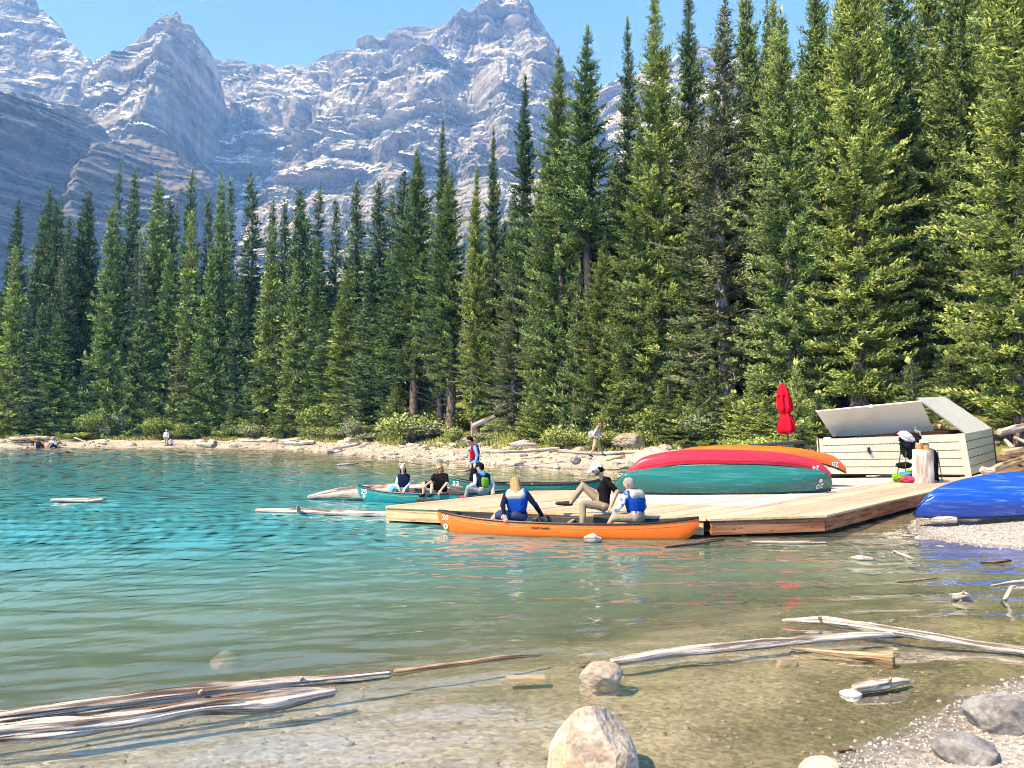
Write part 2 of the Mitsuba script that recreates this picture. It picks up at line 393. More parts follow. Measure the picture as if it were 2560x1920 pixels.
# ------------------------------------------------------------------ trees
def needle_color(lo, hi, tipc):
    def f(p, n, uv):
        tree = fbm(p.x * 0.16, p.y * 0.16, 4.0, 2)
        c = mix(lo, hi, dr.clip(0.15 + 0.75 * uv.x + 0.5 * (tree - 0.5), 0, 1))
        c = mix(c, mi.Color3f(tipc) * 1.15, smoothstep(0.5, 0.95, uv.x) * smoothstep(0.35, 0.65, uv.y + 0.9 * (tree - 0.5)))  # pale new growth, contrast raised: lit clumps and dark gaps in the colour
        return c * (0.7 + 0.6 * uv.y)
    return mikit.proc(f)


def leafy(key, color):
    scene[key] = {"type": "twosided", "bsdf": {"type": "diffuse", "reflectance": color}}
    return key


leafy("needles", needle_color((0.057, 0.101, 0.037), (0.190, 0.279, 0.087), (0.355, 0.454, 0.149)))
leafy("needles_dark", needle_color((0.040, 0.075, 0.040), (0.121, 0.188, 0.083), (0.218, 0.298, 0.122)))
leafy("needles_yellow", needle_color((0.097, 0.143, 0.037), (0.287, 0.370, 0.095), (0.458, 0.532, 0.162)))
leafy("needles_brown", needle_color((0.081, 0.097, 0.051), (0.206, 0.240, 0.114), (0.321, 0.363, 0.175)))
leafy("willow_leaves", needle_color((0.12, 0.17, 0.045), (0.30, 0.36, 0.11), (0.46, 0.50, 0.20)))
leafy("silver_leaves", needle_color((0.11, 0.15, 0.085), (0.28, 0.34, 0.19), (0.42, 0.47, 0.30)))
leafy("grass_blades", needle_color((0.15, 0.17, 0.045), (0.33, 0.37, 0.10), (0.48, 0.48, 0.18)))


def bark_color(p, n, uv):
    s = fbm(p.x * 22, p.y * 22, p.z * 5, 3)
    return mix((0.06, 0.048, 0.04), (0.27, 0.22, 0.18), smoothstep(0.35, 0.7, s))


def grey_bark(p, n, uv):
    s = fbm(p.x * 14, p.y * 14, p.z * 3, 3)
    return mix((0.16, 0.15, 0.14), (0.46, 0.44, 0.41), smoothstep(0.3, 0.7, s))


matte("bark", mikit.proc(bark_color))
matte("dark_bark", mikit.proc(lambda p, n, uv: mix((0.02, 0.02, 0.022), (0.09, 0.085, 0.085), fbm(p.x * 14, p.y * 14, p.z * 4, 3))))
matte("grey_bark", mikit.proc(grey_bark))


def conifer(seed, H, R, bare=0.05, gap=0.34, per=6, tuft=0.30, step=0.13, droop=0.25, shape=0.8, open_=0.15, sprays=3, deadtwigs=0.0, crown_only=None):
    """(trunk with bare branches, needle mesh, uv) of one conifer standing at the origin."""
    r = np.random.default_rng(seed)
    base_r = 0.011 * H + 0.05
    zt = np.linspace(0, H, 14)
    lean = np.stack([0.10 * np.sin(zt * 0.35 + seed), 0.10 * np.cos(zt * 0.27 + seed), zt], 1) - np.array([0.10 * math.sin(seed), 0.10 * math.cos(seed), 0])
    trunk = [tube_path(lean, base_r * (1 - zt / H) ** 0.9 * np.where(zt < 0.4, 1.25, 1.0) + 0.012, 8)]
    tv, tf, tu, nv_ = [], [], [], 0
    zs = []
    z = bare * H
    while z < H * 0.985:
        zs.append(z)
        z += gap * (0.5 + 0.75 * (1 - z / H)) * r.uniform(0.6, 1.4)
    sect = r.uniform(0.6, 1.15, (60, 12))
    P, A, L, TIP, RND = [], [], [], [], []
    branches = []
    for z in zs:
        t = (z - bare * H) / (H * (1 - bare))
        n = max(3, int(per * (0.65 + 0.5 * (1 - t)) + r.random()))
        a0 = r.uniform(0, 6.28)
        for k in range(n):
            if r.random() < open_: continue
            az_ = a0 + 6.283 * k / n + r.normal(0, 0.25)
            clump = sect[int(z / 0.9) % 60, int((az_ % 6.283) / 0.524) % 12]
            Lb = R * np.clip((1 - t) / shape, 0, 1) ** 0.85 * (0.82 + 0.18 * (1 - t)) * r.uniform(0.62, 1.12) * clump + 0.07
            if t < 0.12 and bare > 0.02: Lb *= 0.6 + 3.3 * t
            el = (0.75 * t ** 1.5 - droop * (1 - t)) + r.normal(0, 0.10)
            d = np.array([math.cos(az_), math.sin(az_), 0.0])
            s = np.arange(0.08 * Lb, Lb, step) + r.uniform(0, step)
            s = s[s <= Lb]
            s = np.r_[s, Lb]
            u = s / Lb
            c0 = np.array([np.interp(z, zt, lean[:, 0]), np.interp(z, zt, lean[:, 1]), z])
            pts = c0 + d * (s * math.cos(el))[:, None] + np.array([0, 0, 1.0]) * (s * math.sin(el) - 0.22 * Lb * droop * np.sin(u * 3.1) + 0.16 * Lb * u ** 3)[:, None]
            branches.append((c0, pts[len(pts) // 2], pts[-1], 0.006 + 0.012 * Lb))
            tan = np.gradient(pts, axis=0) if len(pts) > 1 else np.array([d])
            tan /= np.linalg.norm(tan, axis=1, keepdims=True)
            side = np.array([-d[1], d[0], 0.0])
            brnd = r.random()
            for w in range(sprays):
                m = len(pts)
                sg = np.where((np.arange(m) + w) % 2 == 0, 1.0, -1.0)
                f = r.uniform(0.2, 1.0, m) * (1, 1, 0.5, 0.3, 0.8)[w]
                up = r.normal((-0.05, 0.05, 0.45, 0.75, -0.35)[w], 0.22, m)
                q = tan * r.uniform(0.15, 0.9, m)[:, None] + side * (sg * f)[:, None] + np.array([0, 0, 1.0]) * up[:, None]
                q /= np.linalg.norm(q, axis=1, keepdims=True)
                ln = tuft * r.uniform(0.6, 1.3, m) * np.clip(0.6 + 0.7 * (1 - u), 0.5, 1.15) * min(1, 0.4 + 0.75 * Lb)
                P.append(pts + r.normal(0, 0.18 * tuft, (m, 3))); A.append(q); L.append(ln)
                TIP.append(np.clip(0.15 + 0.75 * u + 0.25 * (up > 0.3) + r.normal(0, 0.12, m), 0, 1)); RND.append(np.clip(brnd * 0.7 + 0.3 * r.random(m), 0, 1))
    # leader
    P.append(np.array([[lean[-1, 0], lean[-1, 1], H * 0.985]] * 3)); A.append(np.array([[0.1, 0, 1], [-0.1, 0.08, 1], [0, -0.12, 1.0]])); L.append(np.full(3, 0.5)); TIP.append(np.ones(3)); RND.append(np.full(3, 0.5))
    P, A, L, TIP, RND = np.vstack(P), np.vstack(A), np.concatenate(L), np.concatenate(TIP), np.concatenate(RND)
    A /= np.linalg.norm(A, axis=1, keepdims=True)
    m = len(P)
    rollv = r.normal(size=(m, 3)); rollv[:, 2] = np.abs(rollv[:, 2]) * 0.4
    B = np.cross(A, rollv); B /= np.linalg.norm(B, axis=1, keepdims=True) + 1e-9
    C = np.cross(A, B)
    wd = L * r.uniform(0.11, 0.19, m)
    mid = P + A * (L * 0.45)[:, None]
    v = np.stack([P - A * (L * 0.08)[:, None], mid + B * wd[:, None] + C * (0.25 * wd)[:, None], P + A * L[:, None], mid - B * wd[:, None] + C * (0.25 * wd)[:, None]], 1)
    i = np.arange(m)[:, None] * 4
    f = np.concatenate([i + [0, 1, 2], i + [0, 2, 3]], 0)
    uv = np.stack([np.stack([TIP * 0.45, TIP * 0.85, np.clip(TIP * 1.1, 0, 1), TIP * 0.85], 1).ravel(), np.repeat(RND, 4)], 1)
    for c0, c1, c2, rb in branches[:: max(1, len(branches) // 260)]:
        trunk.append(tube_path(np.array([c0, c1, c2]), np.array([rb * 1.5, rb, rb * 0.4]), 3, False))
    for k in range(int(deadtwigs)):
        z = r.uniform(0.06, max(bare, 0.3)) * H
        a = r.uniform(0, 6.28)
        ln = r.uniform(0.4, 1.3) * R * 0.8
        p0 = np.array([0, 0, z]); d = np.array([math.cos(a), math.sin(a), r.uniform(-0.5, 0.15)])
        trunk.append(tube_path(np.array([p0, p0 + d * ln * 0.6, p0 + d * ln + [0, 0, -0.15 * ln]]), np.array([0.022, 0.016, 0.006]), 4, False))
    return cat_mesh(trunk), (v.reshape(-1, 3), f), uv


PROTO = {}


def proto(name, mat, bark, **kw):
    H = kw["H"]
    t, c, uv = conifer(**kw)
    scene[name + "_shape"] = {"type": "shapegroup", "trunk": mikit.ply(t, bark, smooth=True), "crown": mikit.ply(c, mat, uv=uv)}
    PROTO[name] = (H, kw["R"])


NEAR = dict(gap=0.42, per=9, tuft=0.235, step=0.062, sprays=5)
FAR = dict(gap=0.52, per=8, tuft=0.48, step=0.19, sprays=5)
proto("lush", "needles", "bark", seed=1, H=20.0, R=2.3, bare=0.03, droop=0.28, shape=0.62, open_=0.06, **NEAR)
proto("lush_b", "needles", "bark", seed=2, H=20.0, R=2.0, bare=0.10, droop=0.22, shape=0.55, open_=0.12, deadtwigs=16, **NEAR)
proto("high_crown", "needles", "bark", seed=9, H=20.0, R=2.0, bare=0.20, droop=0.24, shape=0.55, open_=0.12, deadtwigs=18, **NEAR)
proto("gold", "needles_yellow", "bark", seed=3, H=20.0, R=2.2, bare=0.08, droop=0.25, shape=0.7, open_=0.08, **NEAR)
proto("tawny", "needles_brown", "grey_bark", seed=4, H=20.0, R=1.9, bare=0.04, droop=0.32, shape=0.6, open_=0.2, deadtwigs=40, **NEAR)
proto("dusky", "needles_dark", "dark_bark", seed=5, H=20.0, R=1.9, bare=0.14, droop=0.18, shape=0.75, open_=0.2, deadtwigs=14, **NEAR)
proto("pine", "needles", "dark_bark", seed=6, H=20.0, R=1.9, bare=0.46, droop=0.02, shape=0.9, open_=0.25, deadtwigs=22, **NEAR)
proto("young", "needles_yellow", "bark", seed=7, H=5.0, R=1.25, bare=0.0, droop=0.10, shape=1.0, open_=0.08, gap=0.24, per=7, tuft=0.20, step=0.08, sprays=5)
proto("young_b", "needles", "bark", seed=8, H=5.0, R=1.0, bare=0.0, droop=0.05, shape=1.0, open_=0.1, gap=0.25, per=7, tuft=0.20, step=0.085, sprays=5)
proto("far_a", "needles", "bark", seed=11, H=20.0, R=1.75, bare=0.02, droop=0.26, shape=0.7, open_=0.06, **FAR)
proto("far_b", "needles_dark", "dark_bark", seed=12, H=20.0, R=1.55, bare=0.06, droop=0.22, shape=0.75, open_=0.08, **FAR)
proto("far_c", "needles_dark", "bark", seed=13, H=20.0, R=2.1, bare=0.08, droop=0.2, shape=0.6, open_=0.06, **FAR)
proto("far_gold", "needles_yellow", "bark", seed=14, H=20.0, R=1.6, bare=0.02, droop=0.25, shape=0.8, open_=0.1, **FAR)
proto("far_thin", "needles_dark", "grey_bark", seed=15, H=20.0, R=1.2, bare=0.08, droop=0.1, shape=0.9, open_=0.2, deadtwigs=14, **FAR)
proto("far_tawny", "needles_brown", "grey_bark", seed=16, H=20.0, R=1.4, bare=0.04, droop=0.3, shape=0.7, open_=0.2, deadtwigs=22, **FAR)

rt = np.random.default_rng(77)


def plant(kind, x, y, height, radius, label, group=None, name="spruce_tree", cat="tree", yaw=None, sink=0.05):
    H, R = PROTO[kind]
    key = thing(name, label, cat, group)
    g = float(ground(np.array([x]), np.array([y]))[0]) - sink
    sxy = (1.55 if kind[:3] == "far" else 1.34) * radius / R
    scene[key] = {"type": "instance", "shapegroup": {"type": "ref", "id": kind + "_shape"},
                  "to_world": T().translate([x, y, g]).rotate([0, 0, 1], float(rt.uniform(0, 360) if yaw is None else yaw)).scale([sxy, sxy, height / H])}
    labels[key + "__crown"] = {"label": labels[key]["label"]} if False else {}
    del labels[key + "__crown"]
    return key


def plant_top(kind, top, radius, label, group=None, **kw):
    x, y, z = top
    while y > 30 and float(shore_dist(np.array([x]), np.array([y]))[0]) < (8.0 if kind[:5] != "young" else 6.8):
        x, y, z, radius = x * 1.015, y * 1.015, EYE + (z - EYE) * 1.015, radius * 1.01
    g = float(ground(np.array([x]), np.array([y]))[0])
    return plant(kind, x, y, z - g, radius, label, group, **kw)


FL = ("slender spruce in the dense row along the far left shore", "spruces along the far left shore")
FB = ("spruce in the second rank behind the far left shore, only its top showing", "second rank spruces on the left")
MB = ("spruce standing among the tall trees above the bank in the middle", "spruces above the middle bank")
for kind, top, rad, lab in [
    ("far_b", (-61.6, 95.0, 30.4), 1.7, FL), ("far_gold", (-57.4, 88.0, 23.0), 1.6, "pale yellow green spruce at the far left edge of the shore row"), ("far_b", (-61.1, 100.0, 33.8), 1.8, FB), ("far_a", (-58.2, 94.0, 29.5), 1.7, FL),
    ("far_b", (-55.4, 92.0, 29.6), 1.7, FL), ("far_thin", (-58.0, 98.0, 31.1), 1.5, FB), ("far_b", (-53.4, 92.0, 27.6), 1.6, FL), ("far_c", (-54.2, 97.0, 32.5), 2.3, "broad dark spruce standing out of the shaded gap in the far left row"),
    ("far_thin", (-51.7, 100.0, 37.0), 1.2, "thin ragged spruce that rises highest over the left row"), ("far_a", (-47.2, 90.0, 28.7), 1.8, FL), ("far_b", (-49.1, 99.0, 35.9), 1.9, FB),
    ("far_a", (-44.2, 95.0, 33.9), 2.4, "full pyramidal spruce with a pointed tip, left of the middle peak's foot"), ("far_b", (-43.8, 97.0, 31.7), 1.7, FB), ("far_thin", (-43.6, 99.0, 31.0), 1.3, FB), ("far_b", (-40.0, 95.0, 34.5), 1.7, FB),
    ("far_thin", (-39.3, 98.0, 32.5), 1.2, FB), ("far_a", (-34.7, 91.0, 32.7), 1.6, FL), ("far_thin", (-35.5, 96.0, 33.7), 1.3, FB), ("far_thin", (-32.6, 94.0, 33.7), 2.0, "open branched spruce with gaps of sky in its top, in the left row"),
    ("far_b", (-30.0, 95.0, 30.7), 1.5, FB), ("far_b", (-27.7, 92.0, 29.8), 1.6, FB), ("far_c", (-24.6, 88.0, 29.8), 2.3, "broad dark spruce right of the middle of the left row"), ("far_thin", (-22.7, 90.0, 30.6), 1.5, FB), ("far_thin", (-21.2, 92.0, 29.9), 1.4, FB), ("far_b", (-17.4, 84.0, 29.5), 1.8, FB),
    ("far_tawny", (-42.1, 86.0, 24.3), 1.7, FL), ("far_a", (-37.8, 84.0, 21.6), 1.8, FL), ("far_gold", (-36.2, 86.0, 26.5), 1.6, "yellowish spruce in front of the left row"), ("far_tawny", (-35.4, 83.0, 20.3), 1.4, "half bare spruce with a grey trunk showing on the left shore"),
    ("far_gold", (-26.3, 83.0, 24.1), 1.7, "light green spruce with a broken outline right of the left row's centre"), ("far_b", (-29.2, 82.0, 18.6), 1.4, FL), ("far_a", (-21.0, 82.0, 22.5), 1.6, FL), ("far_a", (-17.8, 73.0, 13.0), 1.4, FL), ("far_gold", (-14.5, 68.0, 16.2), 2.0, "yellow green pyramid shaped spruce reaching down to the bank"),
    ("far_a", (-50.9, 86.0, 15.1), 1.7, FL), ("far_b", (-54.2, 88.0, 16.4), 1.6, FL), ("far_a", (-33.3, 85.0, 23.0), 1.6, FL), ("far_b", (-27.9, 84.0, 16.1), 1.4, FL), ("far_tawny", (-22.1, 80.0, 12.3), 1.3, FL), ("far_b", (-44.3, 87.0, 21.0), 1.5, FL),
    ("far_b", (-13.2, 74.0, 26.1), 1.9, MB), ("far_thin", (-12.8, 80.0, 27.1), 1.4, MB), ("far_b", (-9.8, 68.0, 25.0), 1.9, MB), ("far_a", (-10.9, 62.0, 13.7), 1.5, MB), ("far_tawny", (-12.7, 66.0, 13.1), 1.4, MB),
    ("high_crown", (-6.5, 51.0, 20.9), 1.8, "tall green spruce with two bare trunks' foot above the bank, left of the path"), ("dusky", (-5.6, 60.0, 26.4), 1.5, "narrow dark spire rising above its neighbours in the middle"), ("high_crown", (-3.8, 47.0, 17.9), 1.9, "spruce whose dark trunk stands beside the foot path"),
    ("lush_b", (-7.7, 52.0, 15.0), 1.7, MB), ("gold", (-2.8, 60.0, 23.0), 1.5, "pale thin topped spruce behind the dead snag"), ("dusky", (-1.5, 64.0, 27.6), 1.4, MB), ("dusky", (1.1, 56.0, 28.2), 1.9, "dark spruce spire at the right end of the mountain wall"),
    ("lush", (0.2, 58.0, 20.2), 2.0, MB), ("tawny", (0.0, 49.0, 12.7), 1.4, MB), ("young_b", (3.4, 42.0, 10.6), 1.4, "young spire shaped spruce left of the dark bare trunk"), ("gold", (5.0, 41.0, 12.4), 1.6, "bright young spruce right of the dark bare trunk"),
    ("lush", (2.9, 46.0, 25.3), 2.2, "full green spruce rising against the right slope of the mountain"), ("pine", (4.8, 47.0, 27.1), 2.3, "tall pine with a long bare nearly black trunk"), ("dusky", (8.2, 54.0, 31.6), 1.8, "dark spruce top behind the tall pine"),
    ("gold", (7.7, 41.0, 26.1), 2.4, "bright yellow green spruce in front of the right forest, behind the walking man"), ("dusky", (11.9, 50.0, 32.0), 2.2, "dark spruce left of the gap of blue sky"), ("tawny", (11.0, 39.0, 24.5), 2.5, "brownish sparse spruce just left of the sky gap"),
    ("far_thin", (22.4, 66.0, 39.8), 1.3, "small dark tree top in the gap of blue sky"), ("lush", (13.7, 38.0, 23.4), 2.3, "tall green spruce right behind the red parasol"), ("dusky", (20.2, 50.0, 32.3), 1.7, "dark spruce between two bright ones right of the sky gap"),
    ("gold", (16.2, 36.0, 26.1), 2.4, "tall spruce whose trunk shows above the storage box's left lid"), ("lush_b", (20.0, 39.0, 27.6), 2.3, "tall spruce whose trunk stands behind the middle of the storage box"), ("gold", (25.2, 45.0, 35.3), 2.5, "tall spruce in the dense right part of the forest"),
    ("lush", (21.7, 36.0, 27.6), 2.4, "broad spruce above the right end of the storage box"), ("gold", (20.0, 30.0, 25.1), 2.5, "spruce with a thick reddish trunk at the right edge"), ("lush_b", (25.7, 36.0, 27.6), 2.4, "spruce at the very right edge of the forest"),
    ("lush", (28.2, 44.0, 36.4), 2.4, "second rank spruce behind the right edge"), ("gold", (26.1, 34.0, 28.6), 2.4, "spruce just outside the right edge of the view"), ("lush", (14.7, 47.0, 30.9), 2.1, "green spruce deep behind the brownish one"), ("lush_b", (24.1, 50.0, 36.9), 2.2, "green spruce deep behind the storage box"),
    ("lush", (7.8, 46.0, 20.8), 1.9, "shorter green spruce behind the bright yellow green one"), ("lush_b", (10.9, 44.0, 17.0), 2.0, "shorter spruce squeezed between two tall trees right of the walking man"), ("lush", (2.3, 52.0, 21.2), 1.9, MB),
]:
    plant_top(kind, top, rad, *(lab if isinstance(lab, tuple) else (lab,)))

YG = ("young spruce in the undergrowth in front of the right forest", "young spruces before the right forest")
for kind, top, rad in [("young", (6.2, 37.5, 3.8), 1.3), ("young_b", (7.7, 39.0, 4.9), 1.5), ("young", (9.0, 37.0, 4.1), 1.5), ("young", (10.3, 35.5, 3.7), 1.4), ("young", (11.5, 34.5, 3.4), 1.2), ("young_b", (13.5, 37.0, 4.2), 1.4), ("young_b", (5.1, 40.0, 3.9), 1.2),
                       ("young", (1.8, 43.0, 4.6), 1.5), ("young_b", (4.4, 43.0, 5.8), 1.4), ("young", (7.9, 36.0, 3.5), 1.2), ("young_b", (10.4, 38.5, 5.0), 1.6), ("young", (11.9, 38.0, 4.8), 1.4), ("young", (5.9, 41.0, 6.1), 1.5), ("young", (1.0, 42.0, 3.9), 1.3), ("young_b", (14.0, 36.0, 3.7), 1.4)]:
    plant_top(kind, top, rad, *YG)
YL = ("young spruce at the foot of the left shore row", "young spruces on the left shore")
for kind, top, rad in [("young_b", (-53.6, 84.0, 4.7), 1.3), ("young_b", (-49.5, 86.0, 7.3), 1.4), ("young_b", (-48.1, 85.0, 7.3), 1.4), ("young_b", (-48.7, 88.0, 10.3), 1.5), ("young", (-42.6, 83.0, 11.0), 1.7), ("young", (-43.9, 82.0, 5.0), 1.3), ("young_b", (-32.7, 82.0, 5.9), 1.4), ("young", (-29.1, 80.0, 5.2), 1.3),
                       ("young_b", (-23.6, 79.0, 5.3), 1.4), ("young", (-19.4, 74.0, 4.4), 1.4), ("young_b", (-15.2, 70.0, 5.3), 1.5), ("young", (-9.1, 60.0, 5.8), 1.6), ("young_b", (-38.3, 82.0, 5.3), 1.3)]:
    plant_top(kind, top, rad, *YL)

UB = ("young spruce in the shaded undergrowth behind the storage box", "undergrowth behind the storage box")
for k in range(34):
    y = rt.uniform(31.5, 44)
    x = y * rt.uniform(0.36, 0.78)
    plant(("young_b", "young", "young_b")[k % 3], x, y, rt.uniform(1.6, 4.6), rt.uniform(0.8, 1.6), *UB)
SR = ("tall spruce standing in the second rank of the right hand forest", "second rank spruces on the right")
done = 0
while done < 34:
    y = rt.uniform(40, 58)
    x = y * rt.uniform(0.04, 0.72)
    sd = float(shore_dist(np.array([x]), np.array([y]))[0])
    if sd < 9 or (x / y < 0.12 and sd < 14): continue
    h = rt.uniform(21, 27) if x / y > 0.31 else (rt.uniform(13, 17.5) if x / y < 0.17 else rt.uniform(15, 20))
    plant(("lush", "gold", "lush_b")[done % 3], x, y, h, rt.uniform(1.8, 2.4), *SR)
    done += 1
LR = ("spruce of middling height in the front of the far left row", "front spruces on the far left shore")
done = 0
while done < 46:
    y = rt.uniform(58, 100)
    x = y * rt.uniform(-0.72, -0.27)
    sd = float(shore_dist(np.array([x]), np.array([y]))[0])
    if not 8 < sd < 17: continue
    plant(("far_a", "far_b", "far_gold", "far_a", "far_tawny")[done % 5], x, y, rt.uniform(11, 22), rt.uniform(1.2, 1.8), *LR)
    done += 1
# the forest behind: placed at random, clear of the shore
done = 0
while done < 230:
    y = rt.uniform(36, 122)
    x = rt.uniform(-0.84, 0.74) * y
    sd = float(shore_dist(np.array([x]), np.array([y]))[0])
    if sd < 10 or (-14 < x < -1 and sd < 17) or math.hypot(x, y) < (37 if x > 8 else 40): continue
    kind = rt.choice(["far_a", "far_b", "far_c", "far_b", "far_tawny", "far_gold"])
    h = rt.uniform(13, 20) * (1.0 if x < 0 else 1.05)
    plant(kind, x, y, h, rt.uniform(1.5, 2.2), "dark conifer standing deep in the forest behind the front trees", "conifers deep in the forest", name="forest_tree")
    done += 1


# a dead snag
def snag(H, seed):
    r = np.random.default_rng(seed)
    parts = [tube_path(np.stack([0.15 * np.sin(np.linspace(0, 3, 10)), 0 * np.linspace(0, 3, 10), np.linspace(0, H, 10)], 1), np.linspace(0.10, 0.02, 10), 8)]
    for k in range(150):
        z = r.uniform(0.2, 0.98) * H
        a = r.uniform(0, 6.28)
        ln = r.uniform(0.6, 2.4) * (1.1 - z / H)
        d = np.array([math.cos(a), math.sin(a), 0])
        q = np.linspace(0, 1, 6)[:, None]
        pts = np.array([0.15 * math.sin(3 * z / H), 0, z]) + d * ln * q + np.array([0, 0, 1]) * (r.uniform(-0.5, 0.3) * q + r.uniform(-0.5, 0.6) * q ** 2) * ln
        parts.append(tube_path(pts, np.linspace(0.032, 0.012, 6), 4, False))
    return cat_mesh(parts)


def place_mesh(mesh, loc, yaw=0.0):
    m = mesh.copy()
    m.apply_transform(trimesh.transformations.rotation_matrix(yaw, [0, 0, 1]))
    m.apply_translation(loc)
    return m


for top, lab in (((-3.1, 60.0, 19.1), "dead grey spruce with bare curling twigs beside the path"),):
    g = float(ground(np.array([top[0]]), np.array([top[1]]))[0])
    k = thing("dead_tree", lab, "tree")
    scene[k] = mikit.ply(place_mesh(snag(top[2] - g, int(top[1])), (top[0], top[1], g), top[0]), "grey_bark", smooth=True)


# ------------------------------------------------------------------ shrubs and grass
def shrub(seed, R, Hs, n, leaf):
    r = np.random.default_rng(seed)
    stems, P, A = [], [], []
    for k in range(16):
        a, lean_ = r.uniform(0, 6.28), r.uniform(0.15, 0.95)
        tip = np.array([math.cos(a) * R * lean_, math.sin(a) * R * lean_, Hs * r.uniform(0.7, 1.05) * (1.05 - 0.45 * lean_)])
        q = np.linspace(0, 1, 5)[:, None]
        pts = tip * q + np.array([0, 0, 1]) * 0.25 * Hs * np.sin(q * 3.14)
        stems.append(tube_path(pts, np.linspace(0.016, 0.005, 5), 4, False))
        m = n // 16
        s = r.uniform(0.3, 1.0, m)
        c = np.stack([np.interp(s, q[:, 0], pts[:, j]) for j in range(3)], 1) + r.normal(0, 0.17 * R, (m, 3)) * [1, 1, 0.6]
        P.append(c); A.append(r.normal(0, 1, (m, 3)) + [0, 0, 0.8])
    P, A = np.vstack(P), np.vstack(A)
    P[:, 2] = np.abs(P[:, 2])
    A /= np.linalg.norm(A, axis=1, keepdims=True)
    m = len(P)
    B = np.cross(A, r.normal(size=(m, 3))); B /= np.linalg.norm(B, axis=1, keepdims=True)
    L = leaf * r.uniform(0.6, 1.3, m)[:, None]
    v = np.stack([P, P + A * L * 0.5 + B * L * 0.3, P + A * L, P + A * L * 0.5 - B * L * 0.3], 1).reshape(-1, 3)
    i = np.arange(m)[:, None] * 4
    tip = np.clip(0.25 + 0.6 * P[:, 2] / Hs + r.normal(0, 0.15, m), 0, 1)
    uv = np.stack([np.repeat(tip, 4), np.repeat(r.random(m), 4)], 1)
    return cat_mesh(stems), (v, np.concatenate([i + [0, 1, 2], i + [0, 2, 3]], 0)), uv


for k in range(4):
    t, c, uv = shrub(40 + k, 1.0, 1.0 + 0.12 * k, 3200, 0.10)
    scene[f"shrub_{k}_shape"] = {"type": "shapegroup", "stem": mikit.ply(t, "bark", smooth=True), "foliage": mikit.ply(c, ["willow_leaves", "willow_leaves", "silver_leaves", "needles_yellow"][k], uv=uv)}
    PROTO[f"shrub_{k}"] = (1.0, 1.0)
spots = []
rb = np.random.default_rng(9)
while len(spots) < 95:
    y = rb.uniform(30, 98)
    x = rb.uniform(-0.74, 0.36) * y
    sd = float(shore_dist(np.array([x]), np.array([y]))[0])
    path = abs((x + 1.0) - (y - 44) * 0.02) < 0.0
    if not 5.0 < sd < 12.5: continue
    if x > 6 and y < 34: continue
    if min([math.hypot(x - a, y - b) for a, b in spots] + [9]) < 0.8: continue
    spots.append((x, y))
    big = 1 + 0.6 * (y > 60)
    plant(f"shrub_{rb.integers(4)}", x, y, float(rb.choice([0.35, 0.5, 0.7, 1.0, 1.5])) * rb.uniform(0.8, 1.2) * big, rb.uniform(0.6, 1.5) * big, "leafy willow shrub on the bank between beach and trees", "willow shrubs on the bank", name="willow_shrub", cat="shrub", sink=0.1)

n = 60000
gx_, gy_ = rb.uniform(-55, 9, n * 3), rb.uniform(33, 90, n * 3)
s_ = shore_dist(gx_, gy_)
ok = (s_ > 4.8) & (s_ < 16) & (meshkit.fbm(np.stack([gx_ * 0.3, gy_ * 0.3, gx_ * 0], -1), 3, 2) > 0.42)
gx_, gy_ = gx_[ok][:n], gy_[ok][:n]
n = len(gx_)
gz_ = ground(gx_, gy_)
a = rb.uniform(0, 6.28, n)
hh = rb.uniform(0.15, 0.45, n)
d = np.stack([np.cos(a), np.sin(a), a * 0], 1) * 0.065
lean_ = rb.normal(0, 0.12, (n, 3)) * [1, 1, 0]
b0 = np.stack([gx_, gy_, gz_ - 0.03], 1)
v = np.stack([b0 - d, b0 + d, b0 + lean_ + np.stack([a * 0, a * 0, hh], 1)], 1).reshape(-1, 3)
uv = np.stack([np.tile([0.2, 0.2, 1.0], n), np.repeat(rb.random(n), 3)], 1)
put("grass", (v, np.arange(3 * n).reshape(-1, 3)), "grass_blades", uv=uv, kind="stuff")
tag("grass", "tufts of grass and low growth on the bank above the far beach", "grass", kind="stuff")

# ------------------------------------------------------------------ the dock
def wood(lo, hi, sx=1.0, sy=1.0, sz=1.0):
    def f(p, n, uv):
        u, v = p.x * 0.673 + p.y * 0.740, p.y * 0.673 - p.x * 0.740          # along and across the boards
        board = cell_rand(dr.floor(v / 0.19), 2, 7)
        g = fbm(u * 1.2 * sx, v * 26 * sy, p.z * 26 * sz, 4)
        w = fbm(p.x * 0.7, p.y * 0.7, 3, 3)
        return mix(lo, hi, smoothstep(0.25, 0.75, 0.7 * g + 0.3 * w)) * (0.86 + 0.28 * board)
    return mikit.proc(f)


matte("new_planks", wood((0.47, 0.35, 0.24), (0.63, 0.50, 0.365)))
matte("grey_planks", wood((0.46, 0.43, 0.39), (0.62, 0.59, 0.55)))
matte("edge_boards", wood((0.50, 0.36, 0.22), (0.70, 0.54, 0.35)))


def beam_wood(lo, hi):
    def f(p, n, uv):
        g = fbm(p.x * 1.3 + p.y * 1.3, p.z * 34, 1.0, 4)
        st = fbm(p.x * 2.2, p.y * 2.2, p.z * 5, 3)
        k = voronoi((p.x + p.y) * 1.3, p.z * 6)[0]
        c = mix(lo, hi, smoothstep(0.25, 0.75, g)) * (0.75 + 0.5 * st)
        return mix(c, mi.Color3f(lo) * 0.5, smoothstep(0.09, 0.03, k))
    return mikit.proc(f)


